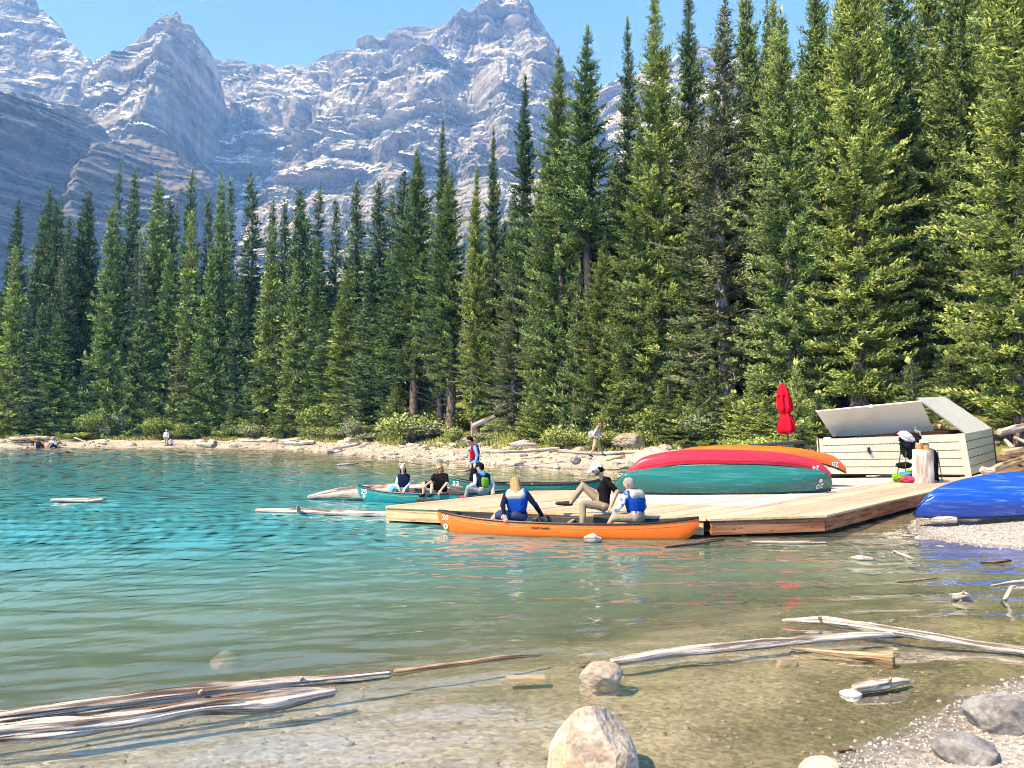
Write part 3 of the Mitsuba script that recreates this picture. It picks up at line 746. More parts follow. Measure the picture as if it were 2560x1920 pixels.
matte("pale_beam", beam_wood((0.44, 0.29, 0.16), (0.68, 0.50, 0.30)))
matte("red_beam", beam_wood((0.24, 0.095, 0.048), (0.44, 0.21, 0.11)))
matte("dark_beam", beam_wood((0.045, 0.03, 0.025), (0.10, 0.07, 0.055)))
matte("crib_stone", mikit.proc(lambda p, n, uv: mix((0.10, 0.10, 0.085), (0.26, 0.25, 0.21), fbm(p.x * 7, p.y * 7, p.z * 7, 4))))
matte("black_void", (0.012, 0.011, 0.010))
ZD = 0.36
A_, B_, C_, D_, E_ = V(-2.73, 16.85), V(3.65, 14.50), V(6.08, 15.10), V(10.95, 20.5), V(17.2, 27.4)
F_, G_, H_ = V(8.6, 27.2), V(3.6, 21.5), V(0.55, 20.9)
deck = Polygon([A_, B_, C_, D_, E_, F_, G_, H_])
old = Polygon([V(1.2, 18.2), V(3.1, 17.45), V(5.25, 16.7), V(8.85, 21.0), V(13.6, 26.2), V(9.3, 27.0), V(4.0, 21.3)]).intersection(deck.buffer(-0.15))
dock = thing("dock", "low timber boat dock with pale boards and a bend in its front edge", "dock")
rd = np.random.default_rng(21)


def lay_boards(region, direction, width, name, mat, thick=0.04, top=ZD):
    d = unit(np.r_[direction, 0])[:2]
    nrm = np.array([-d[1], d[0]])
    c = np.array(region.exterior.coords) @ nrm
    k0, k1 = math.floor(c.min() / width), math.ceil(c.max() / width)
    for k in range(k0, k1):
        a, b = nrm * (k * width + 0.003), nrm * ((k + 1) * width - 0.003)
        strip = Polygon([a - d * 60, a + d * 60, b + d * 60, b - d * 60])
        cut = region.intersection(strip)
        for g in getattr(cut, "geoms", [cut]):
            if g.is_empty or g.geom_type != "Polygon" or g.area < 0.02: continue
            m = trimesh.creation.extrude_polygon(g, thick, engine="earcut")
            m.apply_translation([0, 0, top - thick + rd.uniform(-0.003, 0.003)])
            put(name, m, mat, dock)


inner = deck.buffer(-0.13, join_style=2)
CD = D_ - C_
lay_boards(inner.difference(old.buffer(0.012)), CD, 0.19, "board", "new_planks")
lay_boards(old, B_ - A_, 0.22, "weathered_board", "grey_planks", top=ZD + 0.006)
labels[dock + "__weathered_board"] = {"label": "old grey board of the weathered middle deck"}


def edge_beam(p, q, h, mat, name, off=0.0, z1=ZD - 0.045, thick=0.06, label=None):
    d = unit(np.r_[q - p, 0])
    nrm = np.array([d[1], -d[0], 0])
    L = np.linalg.norm(q - p)
    m = trimesh.creation.box([L, thick, h])
    m = m.subdivide().subdivide()
    m.apply_transform(frame_to(np.r_[(p + q) / 2, z1 - h / 2] + nrm * (off - thick / 2), d, -nrm, np.array([0, 0, 1.0])))
    return put(name, m, mat, dock, label=label)


def trim(p, q, mat):
    edge_beam(p, q, 0.042, mat, "trim_board", off=0.035, z1=ZD + 0.004, thick=0.165)


mid = B_ + (A_ - B_) * 0.012
trim(A_, B_ - (B_ - A_) * 0.004, "edge_boards"); trim(B_ + (C_ - B_) * 0.01, C_, "edge_boards"); trim(C_ + unit(CD) * 0.02, D_, "new_planks"); trim(D_ + unit(CD) * 0.01, E_, "new_planks"); trim(H_, A_ + unit(H_ - A_) * 0.02, "edge_boards"); trim(G_, H_, "edge_boards")
AB = B_ - A_
edge_beam(A_, A_ + AB * 0.52, 0.26, "pale_beam", "fascia", label="pale fresh timber facing at the outer end of the dock front")
edge_beam(A_ + AB * 0.523, B_ - AB * 0.012, 0.26, "pale_beam", "fascia")
edge_beam(B_ + (C_ - B_) * 0.03, C_ - (C_ - B_) * 0.002, 0.26, "red_beam", "fascia", label="reddish brown timber facing near the dock's bend")
edge_beam(C_ + unit(CD) * 0.03, C_ + CD * 0.55, 0.26, "red_beam", "fascia")
edge_beam(C_ + CD * 0.553, D_, 0.26, "red_beam", "fascia")
edge_beam(D_ + unit(CD) * 0.02, E_, 0.26, "red_beam", "fascia")
edge_beam(H_, A_ + unit(H_ - A_) * 0.03, 0.31, "pale_beam", "fascia")
edge_beam(G_, H_ + (G_ - H_) * 0.01, 0.31, "pale_beam", "fascia")
for k, (p, w) in enumerate([(A_ + AB * 0.07 + V(0.05, 0.3), 0.22), (A_ + AB * 0.3 + V(0.1, 0.45), 0.25), (A_ + AB * 0.6 + V(0.1, 0.4), 0.25), (B_ + V(-0.2, 0.5), 0.25), (B_ * 0.4 + C_ * 0.6 + V(0.0, 0.5), 0.22), (C_ + V(0.1, 0.75), 0.22), (A_ + V(1.1, 1.7), 0.25), (A_ + V(2.2, 3.1), 0.25)]):
    put("post", box_at([w, w, 1.9], [p[0], p[1], -0.75], 0.3), "dark_beam", dock)
for k in range(3):
    a, b = A_ + V(0.35, 0.25 + 1.1 * k), B_ + V(0.25, 0.35 + 1.1 * k)
    edge_beam(a, b, 0.2, "dark_beam", "joist", z1=ZD - 0.06)
for k in range(4):
    a, b = C_ + V(-0.45 - 0.7 * k, 0.35 + 0.5 * k), D_ + V(-0.3 - 0.7 * k, 0.3 + 0.5 * k)
    edge_beam(a, b, 0.22, "dark_beam", "joist", z1=ZD - 0.06)
# the stone crib under the right hand edge
crib = thing("stone_crib", "dark stacked stone blocks in the shadow under the dock's right edge", "crib")
dcd = unit(CD)
for row in range(4):
    s = 0.5 + 0.18 * (row % 2)
    while s < 6.2:
        L = rd.uniform(0.3, 0.55)
        p = C_ + dcd * (s + L / 2) + V(-dcd[1], dcd[0]) * rd.uniform(0.45, 0.6)
        zc = -0.42 + row * 0.145
        b = box_at([L - 0.03, 0.42, 0.14], [p[0], p[1], zc], math.atan2(dcd[1], dcd[0]) + rd.normal(0, 0.05))
        b = b.subdivide()
        b.vertices += rd.normal(0, 0.009, b.vertices.shape)
        put("block", b, "crib_stone", crib)
        s += L


# ------------------------------------------------------------------ canoes
def hull_color(base, scuff, amount=0.5):
    def f(p, n, uv):
        s = fbm(p.x * 0.9, p.y * 16, p.z * 16, 4)
        line = fbm(p.x * 1.2 + p.y, p.z * 60, p.y * 30, 3)
        return mix(base, scuff, amount * smoothstep(0.5, 0.8, s) + 0.35 * smoothstep(0.66, 0.8, line))
    return mikit.proc(f)


material("orange_hull", hull_color((0.84, 0.155, 0.012), (0.84, 0.24, 0.06), 0.4), 0.32, 0.5, coat=0.3)
material("teal_hull", hull_color((0.012, 0.20, 0.215), (0.10, 0.32, 0.34), 0.4), 0.3, 0.5, coat=0.3)
material("green_hull", hull_color((0.012, 0.13, 0.115), (0.07, 0.27, 0.27), 0.45), 0.33, 0.5, coat=0.35)
material("red_hull", hull_color((0.62, 0.022, 0.05), (0.68, 0.10, 0.12), 0.3), 0.33, 0.5, coat=0.3)
material("blue_hull", hull_color((0.006, 0.062, 0.40), (0.16, 0.32, 0.60), 0.55), 0.33, 0.5, coat=0.35)
material("canoe_black", (0.018, 0.018, 0.02), 0.45)
material("canoe_inside", (0.055, 0.055, 0.06), 0.6)
material("white_paint", (0.82, 0.82, 0.80), 0.5)
material("seat_web", (0.30, 0.21, 0.12), 0.6)


class Hull:
    def __init__(s, L=5.1, B=0.9, depth=0.37, rise=0.24, rocker=0.05, px=0.5, pz=0.72):
        s.L, s.B, s.depth, s.rise, s.rocker, s.px, s.pz = L, B, depth, rise, rocker, px, pz

    def lines(s, t):
        a = np.abs(t)
        return s.B / 2 * np.clip(1 - a ** 2.3, 0, 1) ** 0.85 + 0.012, s.depth + s.rise * a ** 3.2, s.rocker * a ** 3

    def point(s, t, th, inset=0.0):
        """t in [-1, 1] along, th in [-pi/2, pi/2]: the section from one gunwale over the keel to the other."""
        b, g, k = s.lines(t)
        b = np.maximum(b - inset, 0.002)
        c, q = np.sin(th), np.cos(th)
        y = b * np.sign(c) * np.abs(c) ** s.px * (1 + 0.05 * np.abs(q) * (np.abs(t) < 0.9))
        h = np.abs(q) ** s.pz
        z = g - (g - k - inset) * h
        e = np.abs(t) ** 12
        x = t * s.L / 2 - np.sign(t) * e * 0.30 * np.clip(h - 0.15, 0, 1) ** 2.2 * 1.35 - np.sign(t) * inset * 1.5 * e
        return np.stack([x + 0 * y, y, z + 0 * y], -1)

    def shell(s, inset=0.0, nt=56, ns=25):
        u = np.linspace(-1, 1, nt)
        t = np.sign(u) * (1 - (1 - np.abs(u)) ** 1.35)
        tt, th = np.meshgrid(t, np.linspace(-np.pi / 2, np.pi / 2, ns), indexing="ij")
        return s.point(tt, th, inset)

    def mesh(s):
        o, i = s.shell(), s.shell(0.014)
        nt, ns = o.shape[:2]
        fo, fi = grid_faces(nt, ns), grid_faces(nt, ns)[:, ::-1]
        return trimesh.Trimesh(o.reshape(-1, 3), fo, process=False), trimesh.Trimesh(i.reshape(-1, 3), fi, process=False)

    def gunwale(s, side):
        t = np.linspace(-0.995, 0.995, 46)
        b, g, k = s.lines(t)
        p = np.stack([t * s.L / 2, side * (b + 0.006), g + 0.006], 1)
        return tube_path(p, np.full(46, 0.020), 6)

    def deck_plate(s, end):
        t = end * np.linspace(0.84, 0.992, 8)
        b, g, k = s.lines(t)
        v = np.concatenate([np.stack([t * s.L / 2, -b, g + 0.012], 1), np.stack([t * s.L / 2, b * 0, g + 0.03], 1), np.stack([t * s.L / 2, b, g + 0.012], 1), np.stack([t * s.L / 2, b * 0, g - 0.03], 1)])
        f = []
        for r in range(4):
            q = (r + 1) % 4
            for i in range(7):
                f += [[r * 8 + i, r * 8 + i + 1, q * 8 + i + 1], [r * 8 + i, q * 8 + i + 1, q * 8 + i]]
        f += [[0, 8, 16], [0, 16, 24], [7, 23, 15], [7, 31, 23]]
        m = trimesh.Trimesh(v, f, process=False)
        m.fix_normals()
        return m

    def side_y(s, x, z):
        t = np.clip(x / (s.L / 2), -0.999, 0.999)
        th = np.linspace(0, np.pi / 2, 60)
        out = []
        for a, b in zip(np.atleast_1d(t), np.atleast_1d(z)):
            pt = s.point(np.full(60, a), th)
            o = np.argsort(pt[:, 2])
            out.append(np.interp(b, pt[o, 2], pt[o, 1]))
        return np.array(out)

    def lettering(s, text, x, z, h, side, flip=False, turn=0.0):
        m = meshkit.text_mesh(text, h, 0.006, bold=True)
        return s.wrap(m, x, z, side, flip, turn)

    def wrap(s, m, x, z, side, flip=False, turn=0.0):
        m.vertices[:, :2] -= m.bounds[:, :2].mean(0)
        c, d = math.cos(turn), math.sin(turn)
        u, w = m.vertices[:, 0] * c - m.vertices[:, 1] * d, m.vertices[:, 0] * d + m.vertices[:, 1] * c
        if flip: u, w = -u, -w
        X, Z = x + u * (-side), z + w                     # reads left to right seen from outside
        Y = side * (s.side_y(X, Z) + 0.007 + m.vertices[:, 2])
        m.vertices = np.stack([X, Y, Z], 1)
        m.fix_normals()
        return m


def ring(r0, r1, sx=1.0):
    a = np.linspace(0, 2 * np.pi, 29)[:-1]
    p = Polygon(np.stack([sx * r1 * np.cos(a), r1 * np.sin(a)], 1), [np.stack([sx * r0 * np.cos(a), r0 * np.sin(a)], 1)] if r0 else [])
    return trimesh.creation.extrude_polygon(p, 0.006, engine="earcut")


def canoe(label, mat, loc, yaw, roll=0.0, pitch=0.0, hull=None, numbers=(), emblems=(), inside=True, group=None, lettering=None):
    """yaw: direction of the canoe's +x end; roll about its own length; loc: the middle of the keel line (before the roll)."""
    h = hull or Hull()
    key = thing("canoe", label, "canoe", group)
    R = trimesh.transformations.rotation_matrix
    M4 = trimesh.transformations.translation_matrix(loc) @ R(yaw, [0, 0, 1]) @ R(pitch, [0, 1, 0]) @ R(roll, [1, 0, 0]) @ trimesh.transformations.translation_matrix([0, 0, -0.22 if roll else 0.0])
    fin = lambda m: m.apply_transform(M4)
    o, i = h.mesh()
    put("hull", fin(o), mat, key, smooth=40)
    put("lining", fin(i), "canoe_inside", key, smooth=40)
    for sd in (1, -1): put("gunwale", fin(h.gunwale(sd)), "canoe_black", key, smooth=50)
    for sd in (1, -1):
        tt = np.linspace(-0.84, 0.84, 40)
        zg = h.lines(tt)[1] - 0.085
        put("rub_line", fin(tube_path(np.stack([tt * h.L / 2, sd * (h.side_y(tt * h.L / 2, zg) + 0.002), zg], 1), np.full(40, 0.007), 5)), mat, key)
    for e in (1, -1): put("end_deck", fin(h.deck_plate(e)), "canoe_black", key)
    if inside:
        for x in (-0.62, 0.60):
            b, g, k = h.lines(np.array([x]))
            put("seat", fin(box_at([0.24, 2 * float(b[0]) - 0.04, 0.025], [x * h.L / 2, 0, float(g[0]) - 0.10])), "seat_web", key)
        for x in (-0.25, 0.05):
            b, g, k = h.lines(np.array([x]))
            put("thwart", fin(box_at([0.06, 2 * float(b[0]) - 0.02, 0.03], [x * h.L / 2, 0, float(g[0]) - 0.03])), "seat_web", key)
    for text, x, z, hh, side, flip, turn in numbers: put("number", fin(h.lettering(text, x, z, hh, side, flip, turn)), "white_paint", key)
    for x, z, side in emblems:
        em = put("emblem", fin(h.wrap(ring(0.024, 0.05, 1.0), x, z, side)), "white_paint", key)
    if lettering: put("lettering", fin(h.lettering(*lettering)), "canoe_black", key)
    return key


big = Hull(5.15, 0.92, 0.36, 0.24)
p0, p1 = V(*(-1.461, 15.540, 0.000)), V(*(3.425, 14.324, 0.000))
oc = (p0 + p1) / 2
ya = math.atan2(p1[1] - p0[1], p1[0] - p0[0])
L_orange = float(np.linalg.norm((p1 - p0)[:2])) + 0.05
canoe("orange canoe floating along the front of the dock with three people around it", "orange_hull", (oc[0], oc[1], -0.085), ya, hull=Hull(L_orange, 0.92, 0.36, 0.13),
      numbers=[("30", -L_orange / 2 + 0.20, 0.37, 0.09, -1, False, 0)], emblems=[(-L_orange / 2 + 0.21, 0.20, -1)],
      lettering=("COAST CANOE", -0.35, 0.27, 0.035, -1))
p0 = V(*(-4.289, 21.786, 0.000))
ya25 = ya = math.radians(-9)
c25 = p0 + np.array([math.cos(ya), math.sin(ya), 0]) * 2.25
canoe("teal canoe with three people aboard, floating at the dock's far left side", "teal_hull", (c25[0], c25[1], -0.09), ya, hull=Hull(4.6, 0.9, 0.36, 0.17),
      numbers=[("25", -2.06, 0.375, 0.12, -1, False, 0)], emblems=[(-2.06, 0.25, -1)])
p0 = V(*(-1.996, 24.228, 0.000))
c33 = p0 + np.array([math.cos(-0.03), math.sin(-0.03), 0]) * 2.5
canoe("dark green canoe with black rims floating behind the dock", "green_hull", (c33[0], c33[1], -0.08), -0.03, hull=Hull(5.0, 0.9, 0.40, 0.2),
      numbers=[("33", -2.25, 0.42, 0.13, -1, False, 0)], emblems=[(-1.75, 0.40, -1)])
# overturned canoes on the dock
a20, b20 = V(*(2.589, 19.700, 0.699)), V(*(8.453, 20.300, 0.658))
m20 = (a20 + b20) / 2
ya20 = math.atan2(b20[1] - a20[1], b20[0] - a20[0])
L20 = float(np.linalg.norm((b20 - a20)[:2]))
canoe("teal green canoe lying tipped on the dock, bottom up, nearest of the stack", "green_hull", (m20[0], m20[1] + 0.02, ZD + 0.40), ya20, roll=math.radians(-150), hull=Hull(L20, 0.93, 0.38, 0.22),
      numbers=[("20", L20 / 2 - 0.46, 0.355, 0.13, 1, False, 0)], emblems=[(L20 / 2 - 0.46, 0.20, 1)], inside=False)
ar, br = V(*(3.181, 21.100, 1.105)), V(*(8.846, 21.400, 1.091))
mr = (ar + br) / 2
Lr = float(np.linalg.norm((br - ar)[:2]))
yr = math.atan2(br[1] - ar[1], br[0] - ar[0])
canoe("red canoe lying upside down on the dock behind the teal one", "red_hull", (mr[0], mr[1], 1.22), yr, roll=math.radians(-174), pitch=0.02, hull=Hull(Lr, 0.92, 0.30, 0.42, rocker=0.36),
      numbers=[("24", Lr / 2 - 0.55, 0.42, 0.14, 1, False, 0)], inside=False)
ar, br = V(*(4.132, 22.000, 1.065)), V(*(9.645, 22.300, 1.051))
mr = (ar + br) / 2
Lr = float(np.linalg.norm((br - ar)[:2]))
canoe("second orange canoe upside down, hindmost of the stack on the dock", "orange_hull", (mr[0], mr[1], 1.32), yr, roll=math.radians(-176), pitch=0.02, hull=Hull(Lr, 0.92, 0.30, 0.42, rocker=0.36),
      numbers=[("28", Lr / 2 - 0.42, 0.47, 0.14, 1, False, 0)], inside=False)
rack = thing("canoe_rack", "dark low timbers carrying the overturned red and orange canoes", "rack")
for x in (-1.35, 1.35):
    c = mr + np.array([math.cos(yr), math.sin(yr), 0]) * x + np.array([0, -0.4, 0])
    put("timber", box_at([0.15, 2.2, 0.26], [c[0], c[1], ZD + 0.145], yr), "dark_beam", rack)
    put("timber", box_at([0.12, 2.1, 0.12], [c[0], c[1], ZD + 0.34], yr), "dark_beam", rack)
ab = V(*(8.450, 15.900, 0.535))
canoe("blue canoe lying tipped over on the gravel at the right edge", "blue_hull", (ab[0] + 2.55, ab[1] + 0.75, 0.74), math.radians(16), roll=math.radians(-150), pitch=math.radians(-3), hull=Hull(5.5, 1.08, 0.46, 0.16, px=0.5, rocker=0.16), inside=False)

# ------------------------------------------------------------------ storage box
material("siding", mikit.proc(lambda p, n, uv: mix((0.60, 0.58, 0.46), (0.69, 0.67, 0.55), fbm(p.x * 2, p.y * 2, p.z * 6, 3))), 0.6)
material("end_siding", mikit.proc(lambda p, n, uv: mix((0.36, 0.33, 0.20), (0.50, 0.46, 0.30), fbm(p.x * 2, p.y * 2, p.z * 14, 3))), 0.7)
material("lid_skin", mikit.proc(lambda p, n, uv: mix((0.66, 0.62, 0.50), (0.74, 0.70, 0.58), fbm(p.x * 2, p.y * 2, p.z * 2, 3))), 0.55)
material("lid_felt", mikit.proc(lambda p, n, uv: mix((0.38, 0.40, 0.35), (0.48, 0.49, 0.43), fbm(p.x * 4, p.y * 4, p.z * 4, 4))), 0.9)
FBL, FBR, FTL, FTR = V(*(10.335, 26.000, 0.514)), V(*(15.906, 26.800, 0.435)), V(*(10.268, 26.000, 1.692)), V(*(15.698, 26.800, 1.874))
RBB, RBT = V(*(17.909, 28.600, 0.667)), V(*(17.788, 28.600, 2.050))
dep = RBB - FBR
BBL, BTL = FBL + dep, FTL + (RBT - FTR)
store = thing("storage_box", "long pale plank sided storage chest on the dock with both lids open", "storage box")


def slab(c00, c10, c11, c01, t, n):
    """A flat board between four corners, thickness t along -n."""
    n = unit(n)
    q = np.array([c00, c10, c11, c01])
    v = np.r_[q, q - n * t]
    f = [[0, 1, 2], [0, 2, 3], [4, 6, 5], [4, 7, 6]] + [x for i in range(4) for x in ([i, i + 4, (i + 1) % 4], [(i + 1) % 4, i + 4, (i + 1) % 4 + 4])]
    m = trimesh.Trimesh(v, f, process=False)
    m.fix_normals()
    return m


def lerp(a, b, t): return a * (1 - t) + b * t


def wall(bl, br, tl, tr, rows, mat, t0, t1, outward, joint=0.018, name="plank"):
    for k in range(rows):
        a, b = k / rows + joint / 2, (k + 1) / rows - joint / 2
        L0, L1 = lerp(bl, tl, a), lerp(bl, tl, b)
        R0, R1 = lerp(br, tr, a), lerp(br, tr, b)
        put(name, slab(lerp(L0, R0, t0), lerp(L0, R0, t1), lerp(L1, R1, t1), lerp(L1, R1, t0), 0.035, outward), mat, store)
    put("backing", slab(bl - outward * 0.022, br - outward * 0.022, tr - outward * 0.022 - [0, 0, 0.004], tl - outward * 0.022 - [0, 0, 0.004], 0.03, outward), "dark_beam", store)


fn = unit(np.cross(FBR - FBL, [0, 0, 1]))
en = unit(np.cross(RBB - FBR, [0, 0, 1]))
bn = -fn
wall(FBL, FBR, FTL, FTR, 5, "siding", 0.035, 0.555, fn)
for k in range(5):
    a, b = k / 5 + 0.009, (k + 1) / 5 - 0.009
    L0, L1, R0, R1 = lerp(FBL, FTL, a), lerp(FBL, FTL, b), lerp(FBR, FTR, a), lerp(FBR, FTR, b)
    put("plank", slab(lerp(L0, R0, 0.585), lerp(L0, R0, 0.955), lerp(L1, R1, 0.955), lerp(L1, R1, 0.585), 0.035, fn), "siding", store)
for t0, t1 in ((0.0, 0.033), (0.557, 0.583), (0.957, 1.0)):
    put("corner_post", slab(lerp(FBL, FBR, t0) + fn * 0.012 - [0, 0, 0.06], lerp(FBL, FBR, t1) + fn * 0.012 - [0, 0, 0.06], lerp(FTL, FTR, t1) + fn * 0.012, lerp(FTL, FTR, t0) + fn * 0.012, 0.05, fn), "siding", store)
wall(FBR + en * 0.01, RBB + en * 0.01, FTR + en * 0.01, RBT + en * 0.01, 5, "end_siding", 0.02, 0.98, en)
wall(BBL, RBB, BTL, RBT, 5, "siding", 0.0, 1.0, bn)
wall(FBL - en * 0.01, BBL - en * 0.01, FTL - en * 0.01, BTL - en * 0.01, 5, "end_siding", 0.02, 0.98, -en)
put("floor_board", slab(*[lerp(q, (FBL + RBB) / 2, 0.03) for q in (FBL, FBR, RBB, BBL)], 0.04, V(0, 0, 1)), "dark_beam", store)
for t in (0.02, 0.5, 0.94): put("skid", slab(lerp(FBL, FBR, t) - [0, 0, 0.06], lerp(FBL, FBR, t + 0.05) - [0, 0, 0.06], lerp(BBL, RBB, t + 0.05) - [0, 0, 0.06], lerp(BBL, RBB, t) - [0, 0, 0.06], 0.5, V(0, 0, 1)), "dark_beam", store)
# the left lid leans towards the lake, the right one is hinged on the right hand end
l1 = [V(*(11.173, 26.900, 1.744)), V(*(14.984, 27.400, 1.952)), V(*(14.078, 26.500, 2.972)), V(*(10.218, 25.900, 2.609))]
put("lid", slab(*l1, 0.05, np.cross(l1[1] - l1[0], l1[3] - l1[0])), "lid_skin", store, label="left lid, propped open and showing its pale underside")
l2 = [V(*(15.820, 26.900, 1.857)), V(*(17.788, 28.600, 2.050)), V(*(15.851, 28.200, 3.201)), V(*(14.044, 26.700, 3.108))]
put("lid", slab(*l2, 0.05, np.cross(l2[1] - l2[0], l2[3] - l2[0])), "lid_felt", store, label="right lid, raised and showing its grey green top")
hp = lerp(lerp(FBL, FBR, 0.33), lerp(FTL, FTR, 0.33), 0.66) + fn * 0.02
put("latch", cat_mesh([box_at([0.09, 0.03, 0.16], hp + fn * 0.02), box_at([0.05, 0.03, 0.1], hp + fn * 0.03 + [0.04, 0, -0.1])]), "canoe_black", store)
put("prop", tube_path(np.array([lerp(FTL, FTR, 0.62) + dep * 0.3 - [0, 0, 0.3], lerp(FTL, FTR, 0.62) + dep * 0.2 + [0, 0, 0.22]]), np.array([0.03, 0.03]), 6), "end_siding", store)
mc = (FBL + RBB) / 2
put("shelf", slab(*[lerp(q, mc, 0.06) + [0, 0, 0.75] for q in (FBL, FBR, RBB, BBL)], 0.03, V(0, 0, 1)), "dark_beam", store)


# cloth, bags and small things
def blob(seed, size, amp=0.25, freq=2.2, sub=3, flat=None):
    m = trimesh.creation.icosphere(subdivisions=sub, radius=1.0)
    v = m.vertices
    n = fb(v * freq + seed * 3.1, 3, seed)
    v = v * (1 + 2 * amp * n)[:, None]
    if flat is not None: v[:, 2] = np.maximum(v[:, 2], flat)
    m.vertices = v * np.asarray(size)
    return m


def fabric(key, c, rough=0.85):
    return matte(key, mikit.proc(lambda p, n, uv: mi.Color3f(c) * (0.82 + 0.36 * fbm(p.x * 9, p.y * 9, p.z * 9, 3))))


for k, c in dict(red_cloth=(0.62, 0.012, 0.03), pink_cloth=(0.60, 0.06, 0.12), lime_cloth=(0.15, 0.36, 0.03), sky_cloth=(0.06, 0.24, 0.62), navy_cloth=(0.012, 0.02, 0.05), black_cloth=(0.012, 0.012, 0.014), white_cloth=(0.74, 0.74, 0.78),
                 grey_cloth=(0.32, 0.32, 0.33), blue_cloth=(0.012, 0.065, 0.36), beige_cloth=(0.50, 0.44, 0.36), khaki_cloth=(0.32, 0.265, 0.19), lilac_cloth=(0.66, 0.60, 0.70), jean_cloth=(0.16, 0.34, 0.66), dark_jean=(0.05, 0.065, 0.15), orange_cloth=(0.85, 0.25, 0.02),
                 maroon_cloth=(0.20, 0.012, 0.04), cream_cloth=(0.72, 0.55, 0.42), teal_cloth=(0.10, 0.42, 0.55), sand_cloth=(0.46, 0.42, 0.22)).items(): fabric(k, c)
material("amber_glass", (0.45, 0.20, 0.05), 0.2, 0.6)
material("green_bowl", (0.45, 0.62, 0.47), 0.35)
material("dark_steel", (0.08, 0.085, 0.095), 0.5, metallic=0.5)
material("skin", (0.62, 0.36, 0.26), 0.55)
material("skin_tan", (0.55, 0.29, 0.19), 0.55)
matte("hair_blond", mikit.proc(lambda p, n, uv: mix((0.20, 0.11, 0.05), (0.60, 0.41, 0.21), fbm(p.x * 55, p.y * 55, p.z * 7, 3))))
matte("hair_brown", mikit.proc(lambda p, n, uv: mix((0.05, 0.028, 0.018), (0.17, 0.10, 0.06), fbm(p.x * 55, p.y * 55, p.z * 7, 3))))
matte("hair_dark", (0.014, 0.011, 0.010))
matte("hair_grey", mikit.proc(lambda p, n, uv: mix((0.14, 0.135, 0.13), (0.44, 0.425, 0.41), fbm(p.x * 60, p.y * 60, p.z * 25, 3))))
material("shoe_black", (0.02, 0.018, 0.018), 0.6)

# closed parasol and the dark table beside it
u0 = V(*(10.502, 29.000, 0.233)); ut = V(*(10.174, 29.000, 3.723))
par = thing("parasol", "closed red parasol with its cloth tied below the middle, beside the dark table", "parasol")
ax = unit(ut - u0)
zz = np.linspace(0, 1, 26)
Lp = np.linalg.norm(ut - u0)
prof = np.interp(zz, [0, 0.05, 0.12, 0.30, 0.40, 0.46, 0.50, 0.70, 0.93, 1.0], [0.16, 0.30, 0.31, 0.24, 0.15, 0.24, 0.28, 0.25, 0.16, 0.03])
sides = 28
ang = np.arange(sides) * 2 * np.pi / sides
radm = prof[:, None] * (0.92 + 0.20 * np.cos(6 * ang + 2.2 * zz[:, None] * 1.5) + 0.10 * np.cos(11 * ang - 3 * zz[:, None]))
hem = u0 + ax * Lp * 0.46
put("pole", tube_path(np.array([u0, ut + ax * 0.12]), np.array([0.03, 0.03]), 8), "dark_steel", par)
put("canopy", tube_path(hem + (ut - hem) * zz[:, None], radm, sides), "red_cloth", par, smooth=60)
vent = np.linspace(0, 1, 8)
put("vent_cap", tube_path(ut + ax * 0.02 - ax * (0.45 * (1 - vent))[:, None], np.interp(vent, [0, 1], [0.24, 0.04])[:, None] * (1 + 0.12 * np.cos(7 * ang)), sides), "red_cloth", par, smooth=60)
put("finial", trimesh.creation.icosphere(subdivisions=1, radius=0.06).apply_translation(ut + ax * 0.12), "canoe_black", par)
put("base", tube_path(np.array([u0 - ax * 0.05, u0 + ax * 0.08]), np.array([0.3, 0.28]), 14), "dark_steel", par)
tb = thing("table", "narrow dark grey table standing behind the canoe stack", "table")
ta, tb2 = V(*(8.636, 27.200, 1.481)), V(*(10.594, 27.800, 1.601))
put("table_top", slab(ta, tb2, tb2 + [-0.1, 0.6, 0], ta + [-0.1, 0.6, 0], 0.1, V(0, 0, 1)), "dark_steel", tb)
for q in (ta, tb2, tb2 + [-0.1, 0.5, 0], ta + [-0.1, 0.5, 0]): put("leg", box_at([0.08, 0.08, 1.0], q + [0, 0.05, -0.58]), "dark_steel", tb)

# stump with jars
sp = V(*(12.724, 23.987, 0.362))
st = thing("stump", "tall pale weathered log stump standing upright on the dock with jars on it", "stump")
zz = np.linspace(0, 1, 16)
ang = np.arange(22) * 2 * np.pi / 22
radm = (0.30 - 0.012 * zz)[:, None] * (1 + 0.05 * np.cos(5 * ang + 1) + 0.025 * np.cos(11 * ang + 4 * zz[:, None]))
matte("weathered_log", mikit.proc(lambda p, n, uv: mix((0.30, 0.25, 0.23), (0.66, 0.62, 0.58), smoothstep(0.3, 0.65, fbm(p.x * 9, p.y * 9, p.z * 1.3, 4)))))
SH = 1.03
put("trunk", tube_path(sp + np.array([0.02, 0, SH]) * zz[:, None], radm, 22), "weathered_log", st, smooth=45)
put("root", tube_path(sp + np.array([[-0.05, -0.27, 0.0], [-0.03, -0.29, 0.12]]), np.array([0.07, 0.03]), 8), "weathered_log", st)
for dx, lab in ((-0.13, "left amber jar on the stump"), (0.09, "right amber jar on the stump, under the green bowl")):
    j = thing("jar", lab, "jar")
    c = sp + [dx, -0.05, SH + 0.004]
    z = np.array([0, 0.01, 0.13, 0.155, 0.17])
    put("glass", tube_path(c + np.array([0, 0, 1.0]) * z[:, None], np.array([0.088, 0.098, 0.098, 0.085, 0.08]), 14), "amber_glass", j, smooth=40)
    put("lid", tube_path(c + np.array([0, 0, 1.0]) * np.array([0.171, 0.2])[:, None], np.array([0.09, 0.09]), 14), "beige_cloth" if dx < 0 else "amber_glass", j, smooth=40)
bw = thing("bowl", "pale green plastic bowl turned over on the right jar", "bowl")
